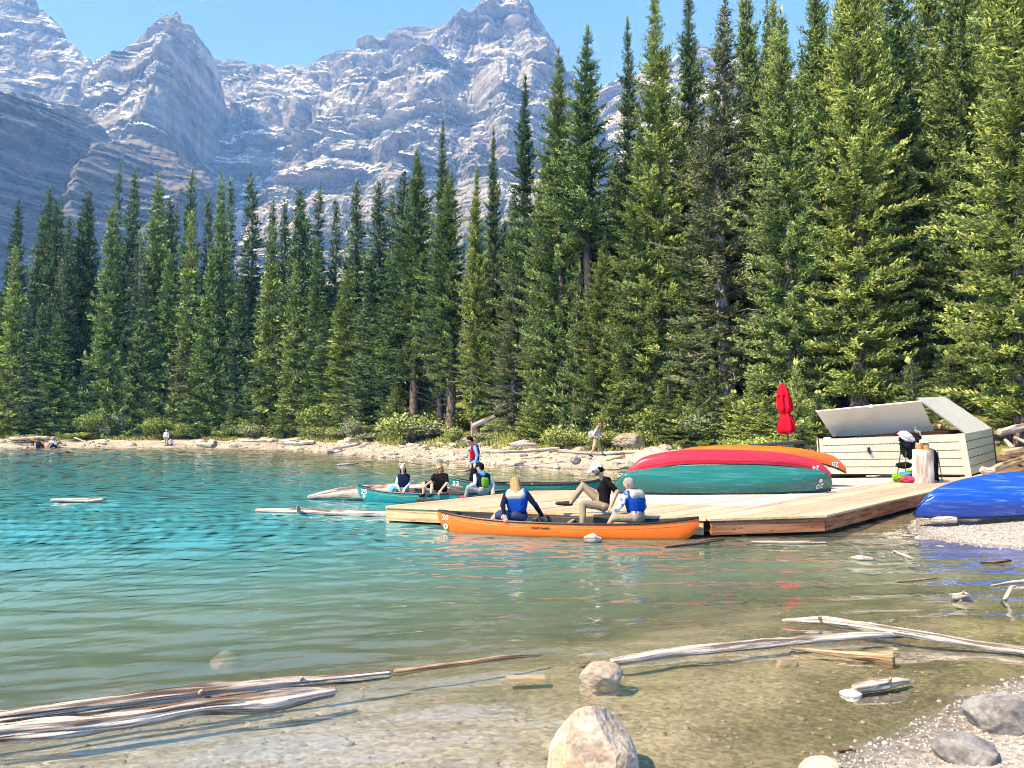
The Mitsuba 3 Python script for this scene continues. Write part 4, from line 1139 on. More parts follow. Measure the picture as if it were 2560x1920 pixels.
c = sp + [0.06, -0.04, SH + 0.208]
scene[bw] = mikit.ply(tube_path(c + np.array([0, 0, 1.0]) * np.array([0, 0.02, 0.09, 0.1])[:, None], np.array([0.15, 0.15, 0.135, 0.12]), 18), "green_bowl", smooth=40)
# bag on a folding stand, folding chair
bp = V(*(12.817, 24.900, 1.678))
bag = thing("backpack", "black and white backpack hanging over a folding chair before the chest", "backpack")
put("body", blob(3, (0.30, 0.22, 0.40), 0.55, 2.1).apply_translation(bp + [0.04, 0, -0.14]), "black_cloth", bag, smooth=True)
put("flap", blob(6, (0.25, 0.18, 0.13), 0.6, 2.4).apply_transform(trimesh.transformations.rotation_matrix(0.45, [0, 1, 0])).apply_translation(bp + [-0.14, -0.10, 0.10]), "white_cloth", bag, smooth=True)
put("strap", tube_path(bp + np.array([[-0.3, -0.05, 0.2], [-0.40, -0.12, 0.0], [-0.2, -0.2, -0.25]]), np.array([0.03, 0.03, 0.03]), 5), "black_cloth", bag)
put("strap", tube_path(bp + np.array([[0.12, -0.08, 0.3], [0.26, -0.15, 0.24], [0.32, -0.12, 0.0]]), np.array([0.03, 0.03, 0.03]), 5), "grey_cloth", bag)
ch = thing("folding_chair", "black folding camp chair with a sagging bag, right behind the stump", "chair")
cp = sp + [0.58, 0.7, 0]
for dx, dy in ((-0.85, -0.15), (-0.35, -0.15), (0.35, -0.1), (0.3, 0.4), (-0.85, 0.4)):
    put("leg", tube_path(cp + np.array([[dx, dy, 0], [dx * 0.85 - 0.05, dy * 0.6, 0.95]]), np.array([0.016, 0.016]), 5), "dark_steel", ch)
g = np.linspace(0, 1, 9)
gu, gv2 = np.meshgrid(g, g)
sheet = cp + np.stack([-0.05 + 0.5 * gu - 0.12 * np.sin(gv2 * 2.5), 0.1 - 0.15 * np.sin(gu * 3.1) + 0.05 * np.sin(gv2 * 7), 0.05 + 1.0 * gv2 - 0.12 * (gu - 0.3) ** 2 * 4], -1)
put("back_cloth", cat_mesh([trimesh.Trimesh(sheet.reshape(-1, 3), grid_faces(9, 9), process=False), trimesh.Trimesh((sheet + [0, 0.03, 0]).reshape(-1, 3), grid_faces(9, 9)[:, ::-1], process=False)]), "black_cloth", ch, smooth=True)
put("seat_cloth", blob(9, (0.24, 0.16, 0.10), 0.35, 2.4).apply_translation(cp + [-0.75, 0.1, 0.50]), "black_cloth", ch, smooth=True)

vp = V(*(12.385, 24.220, 0.360))
for k, (off, size, mat, lab) in enumerate([((-0.28, 0, 0.15), (0.22, 0.15, 0.13), "lime_cloth", "lime green life vest collar at the left of the heap beside the stump"), ((0.0, 0.12, 0.2), (0.28, 0.16, 0.12), "sky_cloth", "light blue life vest in the heap beside the stump"),
                                            ((-0.02, -0.14, 0.11), (0.32, 0.16, 0.10), "pink_cloth", "pinkish red life vest lying in front of the heap beside the stump"), ((0.2, 0.0, 0.16), (0.24, 0.18, 0.13), "navy_cloth", "dark blue life vest of the heap, touching the stump"), ((0.14, 0.12, 0.33), (0.17, 0.06, 0.06), "lime_cloth", "lime green strap edge on top of the heap beside the stump")]):
    k2 = thing("life_vest", lab, "life vest")
    scene[k2] = mikit.ply(blob(20 + k, size, 0.55, 2.3).apply_translation(vp + off), mat, smooth=True)
for k, (pt, size, mat, lab) in enumerate([((12.214, 26.200, 2.789), (0.07, 0.05, 0.07), "white_cloth", "small white bundle on the upper edge of the left lid"), ((10.708, 26.200, 1.658), (0.16, 0.1, 0.09), "white_cloth", "pale bluish cloth over the chest's left front corner"), ((13.580, 27.000, 1.840), (0.2, 0.14, 0.1), "pink_cloth", "pink cloth inside the open chest")]):
    k2 = thing("cloth", lab, "cloth")
    scene[k2] = mikit.ply(blob(33 + k, size, 0.3, 2.6).apply_translation(pt), mat, smooth=True)


# ------------------------------------------------------------------ driftwood
def drift_color(lo, hi):
    def f(p, n, uv):
        g = fbm(uv.x * 30, uv.y * 2.2, 2.0, 4)
        crack = smoothstep(0.07, 0.0, dr.abs(fbm(uv.x * 26 + 3, uv.y * 1.1, 5.0, 3) - 0.5))
        c = mix(lo, hi, smoothstep(0.32, 0.62, 0.65 * g + 0.35 * fbm(p.x * 3, p.y * 3, p.z * 3, 3))) * (1 - 0.6 * crack)
        rot = smoothstep(0.56, 0.68, fbm(uv.x * 7, uv.y * 1.6, 9.0, 3))
        c = mix(c, mi.Color3f(lo) * 0.45, 0.85 * rot)
        wet = smoothstep(0.035, 0.005, p.z + 0.02 * (noise(p.x * 9, p.y * 9, 1) - 0.5))
        return c * (1 - 0.55 * wet)
    return mikit.proc(f)


matte("driftwood", drift_color((0.20, 0.15, 0.12), (0.70, 0.64, 0.57)))
matte("driftwood_dark", drift_color((0.035, 0.025, 0.02), (0.26, 0.18, 0.13)))
matte("driftwood_tan", drift_color((0.22, 0.13, 0.07), (0.60, 0.44, 0.29)))


def log(pts, rad, seed=0, sides=14, n=40, rough=0.18, groove=0.25, bend=0.15):
    p = resample(pts, n)
    L = np.linalg.norm(np.diff(p, axis=0), axis=1).sum()
    s = np.linspace(0, L, n)
    r0 = np.interp(np.linspace(0, 1, n), np.linspace(0, 1, len(rad)), rad)
    rm = r0.mean()
    q = np.stack([s / (rm * 14), s * 0 + seed, s * 0], 1)
    p = p + bend * rm * 4 * np.stack([fb(q, 2, seed), fb(q + 5, 2, seed), 0.5 * fb(q + 9, 2, seed)], 1)
    ang = np.arange(sides) * 2 * np.pi / sides
    S, Aa = np.meshgrid(s, ang, indexing="ij")
    lump = fb(np.stack([np.cos(Aa) * 1.3, np.sin(Aa) * 1.3, S / (rm * 7)], -1) + seed, 3, seed)
    gr = ridged(np.stack([np.cos(Aa) * 2.3, np.sin(Aa) * 2.3, S / (rm * 30)], -1) + seed * 2, seed + 3, 2)
    R = r0[:, None] * (1 + 2 * rough * lump + groove * (gr - 0.5))
    R[0] *= 0.72; R[-1] *= 0.66
    m = tube_path(p, R, sides)
    uv = np.r_[np.stack([Aa.ravel() / 6.283, S.ravel()], 1), [[0.5, 0], [0.5, L]]]
    return m, uv


def drift(label, pts, rad, mat="driftwood", knobs=(), seed=None, name="driftwood_log", group=None, **kw):
    seed = counts.get(name, 0) + 3 if seed is None else seed
    key = thing(name, label, "log", group)
    m, uv = log(pts, rad, seed, **kw)
    if not knobs:
        scene[key] = mikit.ply(m, mat, smooth=True, uv=uv)
        return key
    put("stem", m, mat, key, smooth=True, uv=uv)
    for a, b, r0, r1 in knobs:
        k, uvk = log([a, lerp(V(*a), V(*b), 0.6) , b], [r0, (r0 + r1) / 2, r1], seed + 5, 9, 8)
        put("branch_stub", k, mat, key, smooth=True, uv=uvk)
    return key


drift("long grey log half afloat, upper of the two in the near left water", [(-4.126, 5.304, 0.040), (-3.592, 5.433, 0.050), (-2.817, 5.700, 0.060), (-2.361, 5.894, 0.060), (-1.664, 6.199, 0.050), (-0.996, 6.477, 0.035)], [.062, .062, .06, .062, .05, .034], sides=40, n=220, rough=.42, groove=.75,
      knobs=[((-2.336, 5.894, 0.060), (-2.284, 5.795, 0.120), .03, .014), ((-1.677, 6.221, 0.050), (-1.636, 6.134, 0.110), .028, .012)])
drift("thicker split grey log, lower of the two in the near left water", [(-4.023, 5.099, 0.030), (-3.419, 5.178, 0.040), (-2.929, 5.277, 0.050), (-2.537, 5.428, 0.055), (-2.017, 5.663, 0.060), (-1.668, 5.835, 0.070), (-1.371, 6.069, 0.050)], [.08, .075, .072, .06, .05, .085, .05], sides=40, n=240, rough=.55, groove=.85, bend=.35,
      knobs=[((-1.624, 5.924, 0.050), (-1.573, 5.932, 0.020), .03, .02)])
drift("dark hollow slab of split wood wedged between the two near left logs", [(-3.203, 5.373, 0.020), (-2.761, 5.557, 0.030), (-2.333, 5.786, 0.030), (-1.917, 5.968, 0.035)], [.03, .05, .05, .03], "driftwood_dark", sides=20, n=120, rough=.5, groove=.8)
drift("thin brown stick trailing right from the near left logs, mostly under water", [(-0.996, 6.602, 0.000), (-0.583, 6.775, 0.005), (-0.148, 6.965, 0.012), (0.270, 7.160, -0.020)], [.034, .028, .024, .012], "driftwood_tan", n=40, sides=8)
drift("long straight pale log lying across the shallows at the right", [(0.852, 6.817, 0.020), (1.343, 7.029, 0.030), (2.117, 7.260, 0.035), (2.870, 7.477, 0.040), (3.808, 7.621, 0.050)], [.045, .05, .047, .045, .035], sides=32, n=160, rough=.3, groove=.6, knobs=[((0.884, 6.877, 0.030), (0.844, 6.818, 0.000), .02, .012)])
drift("white forked log running out of the right edge over the long pale log", [(2.831, 8.225, 0.030), (3.245, 8.202, 0.050), (3.472, 7.894, 0.070), (3.762, 7.535, 0.090), (4.143, 7.355, 0.060), (4.633, 7.100, 0.030), (5.113, 6.604, 0.030)], [.014, .05, .055, .045, .042, .045, .045], n=160, sides=32, rough=.4, groove=.6, knobs=[((3.245, 8.202, 0.050), (3.177, 8.113, 0.100), .03, .01), ((3.889, 7.533, 0.060), (4.157, 7.488, 0.050), .03, .015)])
drift("short splintered tan plank end floating under the long pale log", [(2.570, 7.260, 0.010), (2.911, 7.110, 0.015), (3.150, 6.990, 0.025), (3.349, 6.877, 0.030)], [.012, .035, .06, .075], "driftwood_tan", n=80, sides=28, rough=.5, groove=1.0)
drift("small knobby log with a dark underside near the gravel at the right", [(2.628, 6.078, 0.040), (2.832, 6.138, 0.045), (3.056, 6.225, 0.045), (3.172, 6.295, 0.030)], [.035, .05, .045, .02], n=60, sides=24, rough=.4, knobs=[((2.941, 6.137, 0.070), (2.934, 6.091, 0.120), .018, .01)])
drift("floating pale log with an upright stub, pointing left from the dock's corner", [(-6.297, 19.068, 0.030), (-5.215, 18.775, 0.050), (-4.249, 18.467, 0.050), (-3.530, 18.170, 0.050), (-2.621, 17.882, 0.050)], [.05, .09, .09, .09, .09], n=60, knobs=[((-5.110, 18.596, 0.080), (-5.026, 18.205, 0.240), .06, .03)])
drift("lone pale log floating on the open turquoise water at the left", [(-12.726, 21.418, 0.060), (-12.277, 21.526, 0.050), (-11.763, 21.526, 0.050), (-11.234, 21.397, 0.100)], [.05, .08, .08, .06], n=40)
drift("big white log butt floating left of the teal canoe's bow", [(-5.889, 22.532, 0.050), (-5.450, 22.494, 0.120), (-4.928, 22.257, 0.180), (-4.006, 21.935, 0.220), (-2.706, 22.009, 0.240), (-1.434, 22.658, 0.200)], [.06, .16, .24, .26, .24, .16], n=50, rough=.25)
drift("small pale log floating in front of the middle beach", [(-9.633, 42.607, 0.040), (-9.092, 42.937, 0.050), (-8.612, 43.624, 0.070)], [.05, .07, .04], n=24, knobs=[((-8.698, 43.403, 0.080), (-8.456, 42.443, 0.250), .04, .02)])
drift("dark twisted stick floating left of the standing person", [(-2.606, 36.030, 0.050), (-2.188, 35.874, 0.080), (-1.798, 37.119, 0.100)], [.04, .06, .04], "driftwood_tan", n=24, rough=.4)
drift("dark crooked stick floating before the dock right of the orange canoe", [(2.621, 13.360, 0.020), (3.214, 13.719, 0.030), (3.616, 13.847, 0.060), (3.827, 13.987, 0.040)], [.022, .03, .045, .02], "driftwood_dark", n=40, rough=.35)
drift("flat pale plank floating in the dock's shadow", [(4.286, 13.966, 0.010), (4.870, 13.787, 0.020), (5.598, 13.842, 0.020)], [.03, .04, .03], n=40)
drift("pale grey root chunk floating against the orange canoe's side", [(1.318, 14.114, 0.030), (1.451, 14.020, 0.060), (1.614, 14.056, 0.030)], [.06, .11, .05], n=24, rough=.5)
drift("short pale log on the gravel under the blue canoe, left piece", [(8.624, 16.050, 0.160), (8.835, 15.965, 0.170), (9.136, 16.041, 0.180)], [.075, .085, .085], n=24)
drift("longer wavy pale log on the gravel under the blue canoe, right piece", [(9.221, 16.292, 0.170), (9.544, 16.115, 0.200), (10.003, 16.458, 0.180)], [.06, .12, .05], n=30, rough=.4)
drift("thin leaning stick in the shallows below the dock's right end", [(6.323, 12.910, 0.020), (6.207, 12.234, 0.040), (6.358, 12.139, -0.030)], [.02, .025, .02], n=24)
drift("pale chunk of wood in the shallows under the dock's corner reflection", [(5.308, 12.241, 0.010), (5.393, 12.104, 0.040), (5.612, 12.113, 0.010)], [.02, .05, .03], n=24, rough=.5)
drift("dark flat piece of bark on the blue reflection at the right", [(7.141, 11.883, 0.000), (7.345, 11.847, 0.020), (7.702, 12.029, 0.010)], [.02, .03, .02], "driftwood_dark", n=24)
drift("thin tan stick afloat above the forked log", [(5.121, 10.404, 0.005), (5.445, 10.504, 0.010), (5.836, 10.717, 0.000)], [.012, .016, .01], "driftwood_tan", n=24)
drift("grey twisted root stump poking out of the shallows at the right", [(5.326, 9.428, -0.040), (5.271, 9.270, 0.060), (5.348, 9.230, 0.090), (5.445, 9.266, 0.050)], [.035, .045, .035, .02], n=30, rough=.5, knobs=[((5.359, 9.308, 0.030), (5.469, 9.292, -0.010), .035, .02), ((5.293, 9.270, 0.060), (5.317, 9.194, 0.130), .02, .01)])
drift("white stub standing up out of the water near the right edge", [(5.978, 9.508, -0.080), (5.877, 9.308, 0.030), (5.918, 9.262, 0.170)], [.032, .028, .024], n=20, knobs=[((5.918, 9.262, 0.170), (6.008, 9.315, 0.170), .022, .014)])
drift("thin grey branch lying on the water at the right edge", [(6.196, 10.108, 0.010), (6.558, 10.297, 0.020), (6.826, 10.370, 0.030), (7.593, 10.718, 0.050)], [.012, .018, .02, .02], n=30)
drift("short dark stick at the edge of the near gravel", [(2.070, 5.005, 0.010), (2.159, 5.021, 0.015), (2.168, 4.988, 0.020)], [.01, .012, .008], "driftwood_dark", n=16)
# logs on the far beach and the pile behind the storage box
for lab, pts, rad, mat in [
    ("thick white log with a dark cut end on the far left beach", [(-29.246, 72.000, 0.672), (-28.030, 71.000, 0.649), (-26.922, 70.000, 0.627)], [.34, .36, .36], "driftwood"),
    ("long pale pole lying on the beach right of the standing person", [(-1.497, 41.000, 0.800), (0.344, 41.000, 0.825), (2.554, 41.000, 0.971)], [.10, .12, .10], "driftwood"),
    ("white slab of driftwood under the bushes left of the walking man", [(-0.105, 44.000, 1.076), (0.633, 44.000, 1.208), (1.423, 44.000, 1.103)], [.14, .22, .12], "driftwood"),
    ("pale pole lying behind the walking man's feet", [(2.253, 38.000, 0.937), (4.355, 37.500, 0.817), (6.291, 37.000, 0.922)], [.10, .12, .09], "driftwood"),
    ("reddish brown stick on the beach left of the grey boulder", [(4.230, 35.000, 0.587), (5.112, 35.000, 0.816)], [.05, .06], "driftwood_tan"),
    ("grey log on the far left beach under the bushes", [(-53.368, 82.000, 0.922), (-50.914, 82.000, 1.020), (-48.458, 82.000, 1.069)], [.18, .2, .16], "driftwood"),
    ("dark log by the sitting people on the far left beach", [(-51.993, 80.500, 0.605), (-49.249, 80.500, 0.750)], [.12, .12], "driftwood_dark"),
    ("leaning pale branch on the far left beach right of the sitting people", [(-45.359, 80.000, 1.093), (-43.115, 79.000, 0.491)], [.08, .12], "driftwood"),
    ("pale log on the middle beach below the bank", [(-17.830, 60.000, 0.973), (-16.295, 59.000, 0.921), (-14.803, 58.000, 0.975)], [.2, .24, .2], "driftwood"),
    ("short white log on the middle beach", [(-12.444, 56.000, 0.744), (-10.906, 55.000, 0.964)], [.2, .16], "driftwood"),
    ("long log lying at the foot of the bank in the middle", [(-23.176, 66.000, 1.023), (-19.788, 64.000, 1.016)], [.16, .16], "driftwood"),
    ("white log up on the slope by the foot path", [(-1.324, 58.000, 3.476), (-0.383, 58.000, 3.894), (0.488, 58.000, 3.859)], [.2, .25, .2], "driftwood"),
    ("log lying along the foot path under the tree", [(-2.683, 52.000, 2.206), (-1.145, 53.000, 2.844)], [.16, .18], "driftwood"),
    ("thick pale log at the foot of the storage box's right side", [(16.801, 26.500, 1.211), (17.879, 27.000, 1.243), (20.357, 28.000, 1.330)], [.17, .19, .19], "driftwood_tan"),
    ("slanting tan pole right of the storage box, above the blue canoe", [(14.080, 23.000, 0.746), (15.290, 23.800, 0.956), (17.273, 25.000, 1.303)], [.10, .13, .13], "driftwood_tan"),
    ("grey log on the slope behind the storage box's right end", [(18.239, 29.000, 1.876), (19.268, 29.500, 2.050), (20.771, 30.000, 2.230)], [.16, .17, .14], "driftwood"),
    ("pale splintered branch on the driftwood slope at the right edge", [(17.853, 28.000, 1.631), (17.852, 27.500, 1.343)], [.06, .09], "driftwood"),
    ("second splintered branch on the driftwood slope at the right edge", [(18.191, 28.000, 1.715), (18.635, 27.800, 1.468)], [.06, .08], "driftwood"),
    ("pale root piece on the gravel between the box and the blue canoe", [(13.495, 22.300, 0.892), (13.652, 22.300, 0.812), (13.857, 22.200, 0.844)], [.10, .14, .07], "driftwood"),
]:
    drift(lab, pts, rad, mat, n=26, sides=10, rough=.25)


# ------------------------------------------------------------------ rocks
def stone_color(lo, hi, warm, amt=0.5):
    def f(p, n, uv):
        a = fbm(p.x * 5, p.y * 5, p.z * 5, 4)
        b = fbm(p.x * 28, p.y * 28, p.z * 28, 3)
        c = mix(lo, hi, smoothstep(0.3, 0.7, 0.6 * a + 0.4 * b))
        c = mix(c, warm, amt * smoothstep(0.5, 0.68, fbm(p.x * 3.2 + 4, p.y * 3.2, p.z * 3.2, 3)))
        crack = dr.abs(fbm(p.x * 4 + 2, p.y * 4, p.z * 6, 4) - 0.5)
        return c * (0.8 + 0.2 * smoothstep(0.0, 0.02, crack)) * (0.8 + 0.4 * noise(p.x * 70, p.y * 70, p.z * 70))
    return mikit.proc(f)


def stone(key, color):
    return bumpy(key, color, lambda p, n, uv: 0.022 * fbm(p.x * 16, p.y * 16, p.z * 16, 4) + 0.012 * dr.abs(fbm(p.x * 7, p.y * 7, p.z * 9, 3) - 0.5), 1.0, rough=0.8, spec=0.2, eps=3e-3)


stone("stone_warm", stone_color((0.24, 0.205, 0.17), (0.52, 0.455, 0.375), (0.50, 0.34, 0.19), 0.55))
stone("stone_grey", stone_color((0.10, 0.10, 0.10), (0.29, 0.287, 0.283), (0.25, 0.23, 0.205), 0.3))
matte("stone_beach", stone_color((0.34, 0.29, 0.24), (0.64, 0.57, 0.48), (0.50, 0.40, 0.30), 0.4))
stone("stone_brown", stone_color((0.20, 0.165, 0.13), (0.42, 0.36, 0.29), (0.42, 0.28, 0.14), 0.4))


def rock(seed, size, sub=3, cuts=9, amp=0.16, fine=0.03):
    r = np.random.default_rng(seed)
    m = trimesh.creation.icosphere(subdivisions=sub, radius=1.0)
    v = m.vertices.copy()
    for k in range(cuts):
        n = unit(r.normal(size=3))
        d = r.uniform(0.62, 0.92)
        over = np.maximum(v @ n - d, 0)
        v -= n * (over * 0.92)[:, None]
    v *= (1 + 2 * amp * fb(v * 1.3 + seed, 3, seed) + 2 * fine * fb(v * 7 + seed, 3, seed + 1))[:, None]
    m.vertices = v * np.asarray(size)
    return m


def boulder(label, loc, size, mat, seed, sub=4, yaw=0.0, group=None, name="boulder", **kw):
    key = thing(name, label, "rock", group)
    m = rock(seed, size, sub, **kw)
    m.apply_transform(trimesh.transformations.rotation_matrix(yaw, [0, 0, 1]))
    m.apply_translation(loc)
    scene[key] = mikit.ply(m, mat, smooth=25 if sub > 3 else 40)
    return key


# the big pale boulder in the foreground: a shape of its own
def big_boulder():
    m = trimesh.creation.icosphere(subdivisions=6, radius=1.0)
    v = m.vertices.copy()
    v[:, 2] = np.sign(v[:, 2]) * np.abs(v[:, 2]) ** 0.8
    for n, d in [((-.72, -.2, .66), .86), ((.55, -.15, .82), .84), ((.95, -.2, .1), .88), ((.8, -.1, .5), .93), ((-.98, -.1, .1), .90), ((-.2, -.95, .25), .84), ((.6, -.75, .1), .90), ((-.2, .3, .93), .90)]:
        n = unit(n)
        v -= n * (np.maximum(v @ n - d, 0) * 0.85)[:, None]
    v *= (1 + 0.16 * fb(v * 1.4 + 3, 3, 5) + 0.05 * fb(v * 5, 3, 6) + 0.02 * (ridged(v * 9, 8, 2) - 0.5))[:, None]
    v += V(-.05, 0, 1.0) * (0.10 * np.exp(-((v[:, 0] + .22) ** 2 + v[:, 1] ** 2) / 0.10) * (v[:, 2] > 0))[:, None]
    m.vertices = v
    return m


m = big_boulder()
ctr = V(*(0.491, 4.720, -0.084))
m.vertices = m.vertices * [0.288, 0.31, 0.405] + [ctr[0], ctr[1], -0.03]
k = thing("boulder", "large pale boulder with orange stains rising from the water at the bottom edge", "rock")
scene[k] = mikit.ply(m, "stone_warm", smooth=20)
boulder("brown topped round rock standing in the shallows behind the large pale boulder", V(*(0.729, 6.354, 0.000)) + [0, 0.05, 0.02], (0.185, 0.17, 0.135), "stone_brown", 5, 4)
boulder("large grey rock on the gravel at the right edge", V(*(3.323, 5.227, 0.030)) + [0, 0.1, 0.06], (0.26, 0.22, 0.17), "stone_grey", 12, 4)
boulder("angular grey rock in the bottom right corner, dark on its right face", V(*(2.780, 4.714, 0.040)) + [0, 0.12, 0.04], (0.20, 0.16, 0.11), "stone_grey", 18, 4, cuts=12)
boulder("pale rock top showing at the bottom edge left of the gravel", V(*(1.852, 4.726, 0.000)) + [0, 0.0, 0.0], (0.13, 0.13, 0.085), "stone_beach", 25, 4)
boulder("smooth white stone lying just out of the water by the small knobby log", V(*(2.619, 6.082, 0.000)) + [0, 0, 0.005], (0.085, 0.06, 0.03), "white_paint", 31, 3, cuts=3, amp=.08)
boulder("big pale boulder on the beach at the left end of the canoe stack", V(*(4.959, 28.000, 0.879)), (0.95, 0.8, 0.55), "stone_beach", 44, 4)
boulder("small dark grey boulder on the beach behind the walking man", V(*(2.869, 35.000, 0.607)), (0.25, 0.22, 0.2), "stone_grey", 46, 3)
boulder("brown rounded heap of earth and roots under the trees right of the walking man", V(*(5.707, 37.500, 1.422)), (0.85, 0.6, 0.42), "stone_brown", 47, 4, amp=.3, fine=.12)
boulder("submerged orange brown stone at the left end of the long pale log", V(*(0.706, 7.217, -0.070)), (0.15, 0.07, 0.05), "stone_brown", 51, 3)
boulder("submerged brown stone below the long pale log", V(*(2.450, 7.044, -0.060)), (0.12, 0.07, 0.05), "stone_brown", 52, 3)
boulder("submerged yellowish stone in the water above the near left logs", V(*(-2.690, 7.373, -0.150)), (0.14, 0.09, 0.12), "stone_beach", 53, 3)
k = thing("plank", "sunken yellowish board lying in the water left of the round rock", "plank")
scene[k] = mikit.ply(box_at([0.33, 0.10, 0.03], V(*(0.113, 6.635, -0.060)), 0.05), "pale_beam")
for i, (a, b) in enumerate([((700, 990), 60)] * 0): pass
# stones on the far beach: each one an object
SG = ("pale angular stone on the pebbly beach between water and bushes", "stones on the far beach")
protos = [rock(100 + i, (1, 0.8, 0.55), 2, 8, 0.2, 0.05) for i in range(6)]
for i, q in enumerate(protos): scene[f"beach_stone_{i}_shape"] = {"type": "shapegroup", "stone": mikit.ply(q, "stone_beach" if i % 3 else "stone_grey", smooth=30)}
rs = np.random.default_rng(61)
cnt = 0
while cnt < 240:
    y = rs.uniform(26, 86)
    x = rs.uniform(-0.70, 0.24) * y
    sd = float(shore_dist(np.array([x]), np.array([y]))[0])
    if not -0.5 < sd < 6.5: continue
    if rs.random() > 0.25 + 0.75 * (sd > 3.2 or 0 < sd < 1.2): continue
    s = rs.uniform(0.10, 0.34) * (1 + 0.35 * (y > 60)) * (1.0 if rs.random() < 0.85 else 1.8)
    k = thing("beach_stone", SG[0], "rock", SG[1])
    z = float(ground(np.array([x]), np.array([y]))[0])
    scene[k] = {"type": "instance", "shapegroup": {"type": "ref", "id": f"beach_stone_{rs.integers(6)}_shape"}, "to_world": T().translate([x, y, z + 0.15 * s]).rotate([0, 0, 1], float(rs.uniform(0, 360))).scale([s, s, s * rs.uniform(0.6, 1.1)])}
    cnt += 1


# gravel of the near beach, weed in the shallows
def scatter(n, xr, yr, lo, hi, size, seed, mat, name, label, cat, bury=0.3):
    r = np.random.default_rng(seed)
    x, y = r.uniform(*xr, n * 4), r.uniform(*yr, n * 4)
    sd = shore_dist(x, y)
    ok = (sd > lo) & (sd < hi)
    x, y = x[ok][:n], y[ok][:n]
    n = len(x)
    z = ground(x, y)
    base = [rock(200 + i, (1, 0.8, 0.6), 0, 2, 0.15, 0.0) for i in range(5)]
    which = r.integers(0, 5, n)
    vs, fs, at = [], [], 0
    s = size * r.uniform(0.45, 1.0, n) ** 1.6 * np.where(r.random(n) < 0.04, 1.9, 1.0)
    a = r.uniform(0, 6.28, n)
    for i in range(5):
        w = which == i
        b = base[i]
        c, d = np.cos(a[w])[:, None], np.sin(a[w])[:, None]
        v = np.stack([b.vertices[:, 0] * c - b.vertices[:, 1] * d, b.vertices[:, 0] * d + b.vertices[:, 1] * c, np.broadcast_to(b.vertices[:, 2], (w.sum(), len(b.vertices)))], -1) * s[w][:, None, None]
        v += np.stack([x[w], y[w], z[w] + s[w] * (0.5 - bury)], -1)[:, None]
        f = b.faces[None] + (np.arange(w.sum()) * len(b.vertices))[:, None, None] + at
        vs.append(v.reshape(-1, 3)); fs.append(f.reshape(-1, 3)); at += len(vs[-1])
    k = put(name, (np.vstack(vs), np.vstack(fs)), mat, smooth=True)
    return tag(k, label, cat, kind="stuff")


matte("pebbles", mikit.proc(lambda p, n, uv: mix((0.20, 0.19, 0.175), (0.60, 0.575, 0.53), cell_rand(dr.floor(p.x * 40), dr.floor(p.y * 40), 3)) * (0.8 + 0.4 * noise(p.x * 90, p.y * 90, p.z * 90))))
scatter(15000, (0.5, 8), (3.2, 8.2), -0.12, 3, 0.016, 3, "pebbles", "gravel", "pale gravel of the near beach in the bottom right corner", "gravel")
scatter(8000, (6.8, 16), (12.0, 18.5), -0.1, 6, 0.026, 4, "pebbles", "gravel", "gravel of the small beach under the blue canoe", "gravel")
scatter(2200, (-3, 8), (4, 12.5), -6, -0.1, 0.022, 5, "stone_brown", "lake_bed_stones", "small stones on the bed of the shallows", "stones")
scatter(3500, (-60, 9), (27, 85), -0.3, 5.0, 0.11, 6, "stone_beach", "beach_rubble", "small rubble strewn over the far beach", "rubble")


# ------------------------------------------------------------------ people
def ball(p, r, seg=12):
    return m3.Manifold.sphere(float(r), seg).translate([float(c) for c in p])


def hull(*balls):
    return m3.Manifold.batch_hull([ball(p, r) for p, r in balls])


def soft(parts, length=0.03, rounds=8, folds=0.0):
    m = m3.Manifold.batch_boolean(parts, m3.OpType.Add)
    t = tri_mesh(m.refine_to_length(length))
    t.merge_vertices()
    trimesh.smoothing.filter_taubin(t, lamb=0.5, nu=0.53, iterations=rounds)
    if folds:
        v = np.array(t.vertices)
        t.vertices = v + t.vertex_normals * (folds * (2 * ridged(v * [9, 9, 6] + 3 * fb(v * 5, 2, 4)[:, None], 17, 2) - 1.1))[:, None]
    return t


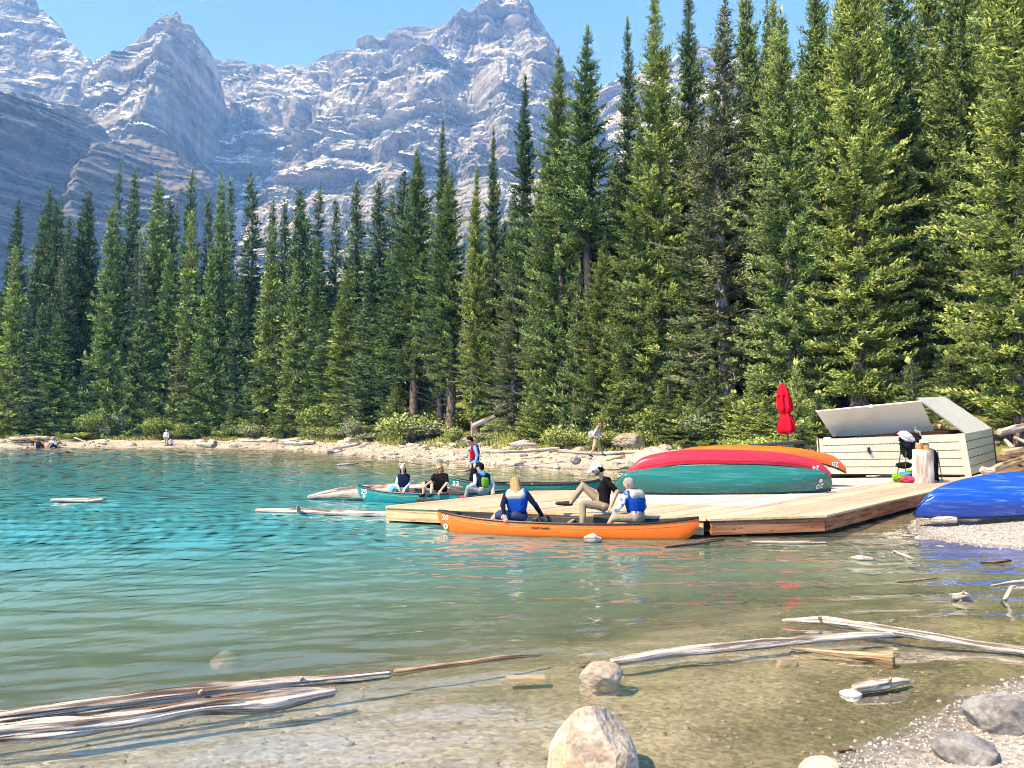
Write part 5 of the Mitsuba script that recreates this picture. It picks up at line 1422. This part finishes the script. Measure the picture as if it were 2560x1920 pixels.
def person(label, J, look, shirt="black_cloth", trousers="khaki_cloth", sleeve=2, leg=2, hair="hair_brown", long_hair=0.0, hat=None, brim=None, pompom=False, glasses=False,
           vest=None, yoke=None, collar=None, panel=None, shoes="shoe_black", skin="skin", s=1.0, hands=True, group=None, beard=False, detail=0.03, sash=None):
    """J: joints in the world: head neck pelvis shL shR elL elR wrL wrR hpL hpR knL knR anL anR toL toR. sleeve / leg: 0 bare, 1 to the elbow / knee, 2 full."""
    key = thing("person", label, "person", group)
    J = {k: np.asarray(v, float) for k, v in J.items()}
    look = unit(look)
    up = unit(J["head"] - J["neck"])
    look = unit(look - up * (look @ up) * 0.6)
    side = unit(np.cross(look, up))                                                     # to the person's right
    mid_h, mid_s = (J["hpL"] + J["hpR"]) / 2, (J["shL"] + J["shR"]) / 2
    ax = unit(J["shL"] - J["shR"])
    hx = unit(J["hpL"] - J["hpR"])
    waist, chest = lerp(mid_h, mid_s, 0.38), lerp(mid_h, mid_s, 0.74)
    fwd = unit(np.cross(ax, mid_s - mid_h))

    def torso(e=0.0, lo=0.0, hi=1.0):
        a = [(J["hpL"] - hx * 0.01 * s, 0.105 * s + e), (J["hpR"] + hx * 0.01 * s, 0.105 * s + e)]
        b = [(waist + ax * 0.065 * s, 0.095 * s + e), (waist - ax * 0.065 * s, 0.095 * s + e)]
        c = [(chest + ax * 0.075 * s, 0.112 * s + e), (chest - ax * 0.075 * s, 0.112 * s + e)]
        d = [(lerp(J["shL"], mid_s, 0.25), 0.06 * s + e), (lerp(J["shR"], mid_s, 0.25), 0.06 * s + e), (lerp(mid_s, J["neck"], 0.3), 0.06 * s + e)]
        out = []
        if lo <= 0.0: out.append(hull(*a, *b))
        if lo <= 0.4: out.append(hull(*b, *c))
        if hi >= 1.0: out.append(hull(*c, *d))
        return out

    def arm(q, e=0.0, to=2, lo=0):
        sh, el, wr = J["sh" + q], J["el" + q], J["wr" + q]
        out = []
        if lo < 1: out.append(hull((sh, 0.058 * s + e), (lerp(sh, el, 1 if to > 1 else 0.8), 0.043 * s + e * (1 if to > 1 else 1.4))))
        if to > 1: out.append(hull((el, 0.042 * s + e), (wr, 0.028 * s + e)))
        return out

    def legs(q, e=0.0, to=2):
        hp, kn, an = J["hp" + q], J["kn" + q], J["an" + q]
        if to == 0: return []
        out = [hull((hp, 0.092 * s + e), (lerp(hp, kn, 1 if to > 1 else 0.9), 0.06 * s + e * (1 if to > 1 else 1.7)))]
        if to > 1: out += [hull((kn, 0.058 * s + e), (lerp(kn, an, 0.35), 0.056 * s + e)), hull((lerp(kn, an, 0.35), 0.056 * s + e), (an, 0.038 * s + e * 1.4))]
        return out

    h = J["head"]
    face = [hull((h - look * 0.025 * s + up * 0.02 * s, 0.088 * s), (h + look * 0.03 * s + up * 0.025 * s, 0.074 * s)),
            hull((h + look * 0.03 * s + up * 0.01 * s, 0.068 * s), (h + look * 0.045 * s - up * 0.075 * s, 0.042 * s), (h - up * 0.04 * s, 0.058 * s)),
            hull((h + look * 0.098 * s + up * 0.012 * s, 0.010 * s), (h + look * 0.112 * s - up * 0.026 * s, 0.014 * s), (h + look * 0.07 * s - up * 0.02 * s, 0.022 * s)),
            hull((h + look * 0.082 * s - up * 0.062 * s + side * 0.014 * s, 0.012 * s), (h + look * 0.082 * s - up * 0.062 * s - side * 0.014 * s, 0.012 * s)),
            hull((J["neck"] - up * 0.05 * s, 0.056 * s), (h - up * 0.05 * s, 0.052 * s))]
    for sg in (1, -1): face.append(hull((h + side * sg * 0.085 * s + up * 0.012 * s, 0.018 * s), (h + side * sg * 0.082 * s - up * 0.022 * s, 0.013 * s)))
    body = face + torso(-0.012) + [x for q in "LR" for x in arm(q) + legs(q, -0.004)]
    for q in "LR":
        wr, el = J["wr" + q], J["el" + q]
        if hands:
            d = unit(J.get("ha" + q, wr + (wr - el)) - wr)
            across = unit(np.cross(d, up if abs(d @ up) < 0.8 else look))
            nrm = unit(np.cross(across, d))
            body.append(hull((wr, 0.024 * s), (wr + d * 0.07 * s + across * 0.028 * s, 0.017 * s), (wr + d * 0.07 * s - across * 0.028 * s, 0.017 * s)))
            for k, (off, ln) in enumerate(zip((-0.033, -0.011, 0.011, 0.033), (0.075, 0.088, 0.083, 0.062))):
                a = wr + d * 0.075 * s + across * off * s
                b = a + (d * 0.6 + across * off * 2) * ln * s - nrm * 0.012 * s
                c = b + (d * 0.35) * ln * s - nrm * 0.030 * s
                body += [hull((a, 0.0095 * s), (b, 0.009 * s)), hull((b, 0.009 * s), (c, 0.0075 * s))]
            a = wr + d * 0.025 * s - across * 0.026 * s
            b = a + d * 0.03 * s - across * 0.032 * s - nrm * 0.008 * s
            body += [hull((a, 0.012 * s), (b, 0.0105 * s)), hull((b, 0.0105 * s), (b + d * 0.032 * s - across * 0.004 * s - nrm * 0.012 * s, 0.0085 * s))]
        else:
            body.append(hull((wr, 0.03 * s), (wr + unit(wr - el) * 0.1 * s, 0.028 * s)))
        an, to = J["an" + q], J["to" + q]
        body.append(hull((an, 0.036 * s), (to, 0.03 * s)))
    put("body", soft(body, detail, 4), skin, key, smooth=True)
    put("shirt", soft(torso(0.012, 0.4 if False else 0.0) + [x for q in "LR" for x in (arm(q, 0.014, sleeve) if sleeve else [])], min(detail, 0.022) if hands else detail, 6, 0.009), shirt, key, smooth=True)
    if trousers: put("trousers", soft([hull((J["hpL"], 0.121 * s), (J["hpR"], 0.121 * s), (lerp(mid_h, waist, 0.45), 0.128 * s))] + [x for q in "LR" for x in legs(q, 0.014, leg)], min(detail, 0.022) if hands else detail, 6, 0.008), trousers, key, smooth=True)
    for q in "LR":
        an, to = J["an" + q], J["to" + q]
        dn = unit(J["an" + q] - J["kn" + q])
        heel = an - unit(to - an) * 0.035 * s + dn * 0.03 * s
        put("shoe", soft([hull((an, 0.045 * s), (heel, 0.042 * s), (lerp(an, to, 0.55) + dn * 0.015 * s, 0.044 * s)), hull((lerp(an, to, 0.5) + dn * 0.015 * s, 0.044 * s), (to, 0.036 * s))], detail, 3), shoes, key, smooth=True)
    if hair:
        hb = [hull((h - look * 0.035 * s + up * 0.035 * s, 0.094 * s), (h + look * 0.005 * s + up * 0.062 * s, 0.068 * s), (h - look * 0.055 * s - up * 0.03 * s, 0.066 * s))]
        if long_hair:
            e = h - look * 0.08 * s - up * (0.06 + long_hair) * s
            hb += [hull((h - look * 0.05 * s, 0.088 * s), (lerp(h - look * 0.05 * s, e, 0.6), 0.082 * s)), hull((lerp(h - look * 0.05 * s, e, 0.6) + side * 0.02 * s, 0.075 * s), (e + side * 0.03 * s, 0.045 * s), (e - side * 0.05 * s - up * 0.04 * s, 0.03 * s))]
            for sg in (1, -1): hb.append(hull((h + side * sg * 0.07 * s + up * 0.03 * s - look * 0.01 * s, 0.036 * s), (h + side * sg * 0.088 * s - up * (0.05 + 0.6 * long_hair) * s - look * 0.01 * s, 0.026 * s)))
        hm = soft(hb, 0.018, 3)
        hm.vertices += (0.010 * s * fb(hm.vertices * 30, 2, 5))[:, None] * unit(V(1, 1, 1))
        put("hair", hm, hair, key, smooth=True)
    if beard: put("beard", soft([hull((h + look * 0.055 * s - up * 0.075 * s, 0.042 * s), (h + look * 0.02 * s - up * 0.05 * s + side * 0.05 * s, 0.03 * s), (h + look * 0.02 * s - up * 0.05 * s - side * 0.05 * s, 0.03 * s))], 0.02, 2), "hair_brown", key, smooth=True)
    for sg in (1, -1): put("eye", trimesh.creation.icosphere(subdivisions=1, radius=0.0105 * s).apply_translation(h + look * 0.094 * s + up * 0.016 * s + side * sg * 0.03 * s), "canoe_black", key)
    if glasses: put("sunglasses", soft([hull((h + look * 0.10 * s + up * 0.018 * s + side * 0.045 * s, 0.016 * s), (h + look * 0.10 * s + up * 0.008 * s + side * 0.02 * s, 0.019 * s)), hull((h + look * 0.10 * s + up * 0.018 * s - side * 0.045 * s, 0.016 * s), (h + look * 0.10 * s + up * 0.008 * s - side * 0.02 * s, 0.019 * s)), hull((h + look * 0.104 * s + up * 0.016 * s + side * 0.05 * s, 0.008), (h + look * 0.104 * s + up * 0.016 * s - side * 0.05 * s, 0.008))], 0.02, 1), "canoe_black", key)
    if hat:
        hh = [hull((h + up * 0.062 * s - look * 0.03 * s, 0.092 * s), (h + up * 0.062 * s + look * 0.022 * s, 0.084 * s), (h + up * 0.04 * s - look * 0.045 * s, 0.09 * s))]
        if brim: hh.append(hull((h + up * 0.055 * s + look * 0.09 * s + side * 0.055 * s, 0.014 * s), (h + up * 0.055 * s + look * 0.09 * s - side * 0.055 * s, 0.014 * s), (h + up * 0.03 * s + look * (0.09 + brim) * s + side * 0.03 * s, 0.010 * s), (h + up * 0.03 * s + look * (0.09 + brim) * s - side * 0.03 * s, 0.010 * s)))
        if pompom:
            hh.append(hull((h + up * 0.055 * s - look * 0.015 * s, 0.094 * s), (h + up * 0.11 * s, 0.08 * s)))
            for sg in (1, -1): hh.append(ball(h + up * 0.175 * s + side * sg * 0.065 * s, 0.042 * s))
        put("hat", soft(hh, 0.02, 2), hat, key, smooth=True)
    if vest:
        put("life_vest", soft(torso(0.042, 0.2)[:2] + [hull((chest + ax * 0.09 * s, 0.145 * s), (chest - ax * 0.09 * s, 0.145 * s), (lerp(J["shL"], mid_s, 0.42), 0.09 * s), (lerp(J["shR"], mid_s, 0.42), 0.09 * s))], min(detail, 0.022), 5, 0.006), vest, key, smooth=True)
    if yoke: put("vest_yoke", soft([hull((lerp(chest, mid_s, 0.85) + ax * 0.10 * s - fwd * 0.045, 0.112 * s), (lerp(chest, mid_s, 0.85) - ax * 0.10 * s - fwd * 0.045, 0.112 * s), (lerp(J["shL"], mid_s, 0.35) + up * 0.02, 0.09 * s), (lerp(J["shR"], mid_s, 0.35) + up * 0.02, 0.09 * s))], detail, 5), yoke, key, smooth=True)
    if panel: put("vest_panel", soft([hull((waist - fwd * 0.09 * s + ax * 0.02, 0.085 * s), (chest - fwd * 0.095 * s + ax * 0.03, 0.09 * s), (waist - fwd * 0.09 * s - ax * 0.06, 0.085 * s), (chest - fwd * 0.095 * s - ax * 0.06, 0.09 * s))], detail, 4), panel, key, smooth=True)
    if sash: put("vest_front", soft([hull((waist + fwd * 0.075 * s - ax * 0.045, 0.095 * s), (lerp(waist, chest, 0.85) + fwd * 0.085 * s - ax * 0.045, 0.095 * s), (waist + fwd * 0.075 * s + ax * 0.045, 0.09 * s), (lerp(waist, chest, 0.85) + fwd * 0.085 * s + ax * 0.045, 0.09 * s))], detail, 4), sash, key, smooth=True)
    if collar: put("hood", soft([hull((J["neck"] + ax * 0.07 * s - fwd * 0.03 * s, 0.06 * s), (J["neck"] - ax * 0.07 * s - fwd * 0.03 * s, 0.06 * s), (J["neck"] - fwd * 0.11 * s - up * 0.03 * s, 0.075 * s))], detail, 4), collar, key, smooth=True)
    return key


matte("plaid_cloth", mikit.proc(lambda p, n, uv: mix((0.10, 0.13, 0.30), (0.75, 0.77, 0.82), 0.5 * smoothstep(0.42, 0.58, 0.5 + 0.5 * dr.sin(62 * (p.x + 0.5 * p.y))) + 0.5 * smoothstep(0.42, 0.58, 0.5 + 0.5 * dr.sin(58 * p.z + 6 * p.x)))))
matte("striped_cloth", mikit.proc(lambda p, n, uv: mix((0.62, 0.60, 0.66), (0.20, 0.17, 0.22), smoothstep(0.75, 0.9, 0.5 + 0.5 * dr.sin(70 * p.x)))))
person("long haired blond woman in a blue life vest, back turned, seated in the orange canoe", dict(
    head=(0.063, 15.050, 0.982), neck=(0.081, 15.000, 0.843), shL=(-0.108, 15.050, 0.768), shR=(0.277, 14.950, 0.785), elL=(-0.177, 14.850, 0.582), elR=(0.446, 14.950, 0.572), wrL=(-0.150, 14.800, 0.421), wrR=(0.585, 15.100, 0.361), haR=(0.670, 15.200, 0.269),
    hpL=(0.018, 15.000, 0.372), hpR=(0.197, 15.020, 0.370), knL=(-0.304, 15.020, 0.361), knR=(-0.290, 15.200, 0.377), anL=(-0.523, 15.160, 0.086), anR=(-0.509, 15.270, 0.081), toL=(-0.689, 15.220, 0.078), toR=(-0.675, 15.320, 0.074)),
    (-0.15, 1, 0.02), shirt="navy_cloth", trousers="dark_jean", leg=1, hair="hair_blond", long_hair=0.15, vest="blue_cloth", yoke="beige_cloth")
person("man in a white cap and black polo shirt sitting on the dock's front edge", dict(
    head=(1.667, 15.150, 1.245), neck=(1.780, 15.200, 1.071), shL=(1.813, 15.020, 1.047), shR=(1.902, 15.380, 1.023), elL=(2.026, 14.950, 0.829), elR=(1.702, 15.500, 0.766), wrL=(1.914, 15.000, 0.541), haL=(1.857, 15.050, 0.465), wrR=(1.495, 15.450, 0.880),
    hpL=(1.774, 15.100, 0.540), hpR=(1.809, 15.320, 0.536), knL=(1.369, 15.000, 0.594), knR=(1.404, 15.360, 0.914), anL=(1.350, 14.920, 0.091), anR=(1.150, 15.300, 0.583), toL=(1.197, 14.900, 0.058), toR=(0.885, 15.300, 0.574)),
    (-1, -0.12, -0.32), shirt="black_cloth", sleeve=1, trousers="khaki_cloth", hair="hair_dark", hat="white_cloth", brim=0.10, beard=True)
person("grey haired man in a plaid shirt and blue life vest in the orange canoe", dict(
    head=(2.197, 14.600, 0.997), neck=(2.249, 14.600, 0.867), shL=(2.121, 14.450, 0.810), shR=(2.451, 14.720, 0.796), elL=(2.002, 14.350, 0.615), elR=(2.515, 14.750, 0.557), wrL=(1.912, 14.450, 0.477), wrR=(2.354, 14.850, 0.433),
    hpL=(2.273, 14.450, 0.391), hpR=(2.409, 14.650, 0.377), knL=(1.870, 14.400, 0.388), knR=(1.927, 14.700, 0.388), anL=(1.755, 14.600, 0.115), anR=(1.791, 14.750, 0.113), toL=(1.599, 14.600, 0.107), toR=(1.633, 14.750, 0.104)),
    (-0.75, 0.7, -0.05), shirt="plaid_cloth", trousers="khaki_cloth", leg=1, hair="hair_grey", vest="blue_cloth", yoke="beige_cloth")
person("girl in a cream beanie with two pompoms seated in the teal canoe", dict(
    head=(-3.013, 21.350, 0.928), neck=(-3.006, 21.400, 0.773), shL=(-2.871, 21.450, 0.706), shR=(-3.133, 21.400, 0.709), elL=(-2.838, 21.400, 0.519), elR=(-3.175, 21.350, 0.522), wrL=(-2.950, 21.300, 0.374), wrR=(-3.103, 21.300, 0.387),
    hpL=(-2.920, 21.450, 0.362), hpR=(-3.048, 21.450, 0.362), knL=(-3.246, 21.400, 0.404), knR=(-3.328, 21.600, 0.402), anL=(-3.423, 21.400, 0.227), anR=(-3.481, 21.600, 0.222), toL=(-3.551, 21.400, 0.227), toR=(-3.610, 21.600, 0.222)),
    (0.1, -1, -0.05), shirt="lilac_cloth", trousers="teal_cloth", hair="hair_dark", long_hair=0.12, hat="cream_cloth", pompom=True, vest="navy_cloth", collar="blue_cloth", s=0.82)
person("blond woman in sunglasses and black polo shirt sitting with bare knees in the teal canoe", dict(
    head=(-1.972, 21.000, 0.972), neck=(-1.950, 21.050, 0.831), shL=(-1.795, 21.000, 0.772), shR=(-2.119, 21.100, 0.753), elL=(-1.748, 20.900, 0.579), elR=(-2.183, 21.000, 0.597), wrL=(-1.900, 20.800, 0.401), wrR=(-2.309, 20.900, 0.530),
    hpL=(-1.860, 21.050, 0.419), hpR=(-1.970, 21.150, 0.411), knL=(-2.132, 20.750, 0.528), knR=(-2.371, 21.000, 0.547), anL=(-2.162, 20.700, 0.286), anR=(-2.406, 21.000, 0.261), toL=(-2.250, 20.600, 0.258), toR=(-2.494, 20.900, 0.232)),
    (0.35, -1, -0.05), shirt="black_cloth", sleeve=1, trousers="black_cloth", leg=1, hair="hair_blond", long_hair=0.16, glasses=True)
person("person in a pale blue jacket and red life vest standing in the green canoe", dict(
    head=(-1.329, 24.100, 1.675), neck=(-1.232, 24.200, 1.515), shL=(-1.150, 24.000, 1.462), shR=(-1.169, 24.400, 1.452), elL=(-1.073, 23.900, 1.207), elR=(-1.259, 24.450, 1.188), wrL=(-1.141, 23.850, 0.982), haL=(-1.181, 23.800, 0.856), wrR=(-1.343, 24.400, 0.986),
    hpL=(-1.124, 24.100, 0.913), hpR=(-1.163, 24.300, 0.904), knL=(-1.210, 24.100, 0.483), knR=(-1.278, 24.300, 0.470), anL=(-1.211, 24.150, 0.093), anR=(-1.279, 24.350, 0.076), toL=(-1.355, 24.150, 0.035), toR=(-1.424, 24.350, 0.019)),
    (-1, -0.25, -0.5), shirt="jean_cloth", trousers="black_cloth", hair="hair_dark", vest="maroon_cloth", collar="jean_cloth", sash="red_cloth")
person("person with pale sleeves and a green backed life vest in the teal canoe", dict(
    head=(-0.856, 20.750, 0.997), neck=(-0.819, 20.750, 0.849), shL=(-0.975, 20.650, 0.781), shR=(-0.623, 20.850, 0.756), elL=(-0.982, 20.550, 0.592), elR=(-0.498, 20.850, 0.533), wrL=(-1.129, 20.550, 0.506), wrR=(-0.519, 20.700, 0.384),
    hpL=(-0.851, 20.650, 0.388), hpR=(-0.695, 20.800, 0.376), knL=(-1.153, 20.550, 0.482), knR=(-1.170, 20.850, 0.459), anL=(-1.229, 20.600, 0.246), anR=(-1.216, 20.800, 0.228), toL=(-1.352, 20.600, 0.221), toR=(-1.340, 20.800, 0.204)),
    (-0.9, 0.35, -0.1), shirt="lilac_cloth", trousers="grey_cloth", hair="hair_dark", hat="black_cloth", vest="navy_cloth", collar="sky_cloth", panel="lime_cloth", shoes="pink_cloth", s=0.92)
person("man in a striped shirt and khaki shorts walking along the beach", dict(
    head=(4.060, 36.000, 2.244), neck=(3.973, 36.000, 2.050), shL=(3.973, 36.200, 1.963), shR=(3.886, 35.800, 1.964), elL=(4.172, 36.250, 1.725), elR=(3.750, 35.750, 1.686), wrL=(4.285, 36.100, 1.726), wrR=(3.937, 35.700, 1.623),
    hpL=(3.959, 36.100, 1.510), hpR=(3.894, 35.900, 1.513), knL=(4.108, 36.100, 1.165), knR=(3.806, 35.900, 1.148), anL=(4.236, 36.100, 0.863), anR=(3.632, 35.900, 0.827), toL=(4.365, 36.100, 0.777), toR=(3.739, 35.900, 0.741)),
    (1, -0.3, -0.3), shirt="striped_cloth", sleeve=1, trousers="sand_cloth", leg=1, hair="hair_brown", skin="skin_tan", detail=0.05)
bk = thing("shoulder_bag", "grey blue bag carried at the walking man's back", "bag")
scene[bk] = mikit.ply(blob(71, (0.16, 0.18, 0.22), 0.2).apply_translation((3.712, 36.000, 1.727)), "grey_cloth", smooth=True)


def standing(x, y, hgt, yaw):
    g = float(ground(np.array([x]), np.array([y]))[0])
    k = hgt / 1.7
    f, l = np.array([math.cos(yaw), math.sin(yaw), 0]), np.array([-math.sin(yaw), math.cos(yaw), 0])
    P = lambda a, b, c: np.array([x, y, g]) + (f * a + l * b) * k + np.array([0, 0, c * k])
    return dict(head=P(.03, 0, 1.58), neck=P(0, 0, 1.46), shL=P(0, .18, 1.40), shR=P(0, -.18, 1.40), elL=P(.02, .24, 1.13), elR=P(.02, -.24, 1.13), wrL=P(.12, .22, .90), wrR=P(.12, -.22, .90), hpL=P(0, .09, .92), hpR=P(0, -.09, .92),
                knL=P(.03, .1, .49), knR=P(.03, -.1, .49), anL=P(0, .1, .08), anR=P(0, -.1, .08), toL=P(.17, .11, .03), toR=P(.17, -.11, .03)), k


def sitting(x, y, size, yaw):
    g = float(ground(np.array([x]), np.array([y]))[0])
    k = size
    f, l = np.array([math.cos(yaw), math.sin(yaw), 0]), np.array([-math.sin(yaw), math.cos(yaw), 0])
    P = lambda a, b, c: np.array([x, y, g]) + (f * a + l * b) * k + np.array([0, 0, c * k])
    return dict(head=P(.05, 0, .78), neck=P(0, 0, .65), shL=P(0, .18, .58), shR=P(0, -.18, .58), elL=P(.12, .23, .36), elR=P(.12, -.23, .36), wrL=P(.34, .14, .38), wrR=P(.34, -.14, .38), hpL=P(0, .1, .11), hpR=P(0, -.1, .11),
                knL=P(.36, .12, .42), knR=P(.36, -.12, .42), anL=P(.52, .1, .07), anR=P(.52, -.1, .07), toL=P(.68, .1, .04), toR=P(.68, -.1, .04)), k


for lab, pose, x, y, hgt, yaw, sh, tr, hr, hat in [
    ("child in an orange jacket standing on the far left beach", standing, (-50.548, 81.500, 0.831)[0], 81.5, 1.05, -1.4, "orange_cloth", "navy_cloth", "hair_brown", None),
    ("person in dark clothes sitting on the far left beach next to the orange child", sitting, (-49.607, 81.000, 0.839)[0], 81.0, 1.0, -1.2, "navy_cloth", "navy_cloth", "hair_dark", None),
    ("small child in orange and black sitting on the far left beach", sitting, (-49.355, 81.300, 0.931)[0], 81.3, 0.8, -1.8, "orange_cloth", "black_cloth", "hair_dark", None),
    ("person in a white hat sitting on the far left beach", sitting, (-48.563, 81.600, 1.025)[0], 81.6, 1.05, -1.5, "lilac_cloth", "grey_cloth", "hair_brown", "white_cloth"),
    ("person in grey sitting rightmost on the far left beach", sitting, (-47.880, 81.200, 0.836)[0], 81.2, 0.95, -2.2, "grey_cloth", "navy_cloth", "hair_dark", None),
    ("person in a white shirt and hat standing on the far shore between two bushes", standing, (-37.325, 85.500, 1.794)[0], 83.4, 1.75, -1.3, "white_cloth", "sand_cloth", "hair_brown", "white_cloth"),
    ("person in pale clothes crouching beside the one in the white shirt", sitting, (-36.710, 85.500, 1.794)[0], 83.2, 1.0, 2.6, "lilac_cloth", "dark_jean", "hair_dark", None),
]:
    J, k = pose(x, y, hgt, yaw)
    person(lab, J, (math.cos(yaw), math.sin(yaw), -0.1), shirt=sh, trousers=tr, hair=hr, hat=hat, s=k, hands=False, detail=0.09)
J, k = standing(float((16.737, 30.200, 2.086)[0]), 30.2, 1.62, -2.0)
dz = (16.739, 30.200, 2.140)[2] - J["head"][2]
J = {a: b + [0, 0, dz * np.clip((b[2] - J["toL"][2]) / 1.2, 0, 1)] for a, b in J.items()}
person("brown haired person standing behind the open storage chest, only the head showing", J, (-0.6, -0.7, -0.5), shirt="black_cloth", hair="hair_brown", long_hair=0.1, hands=False)
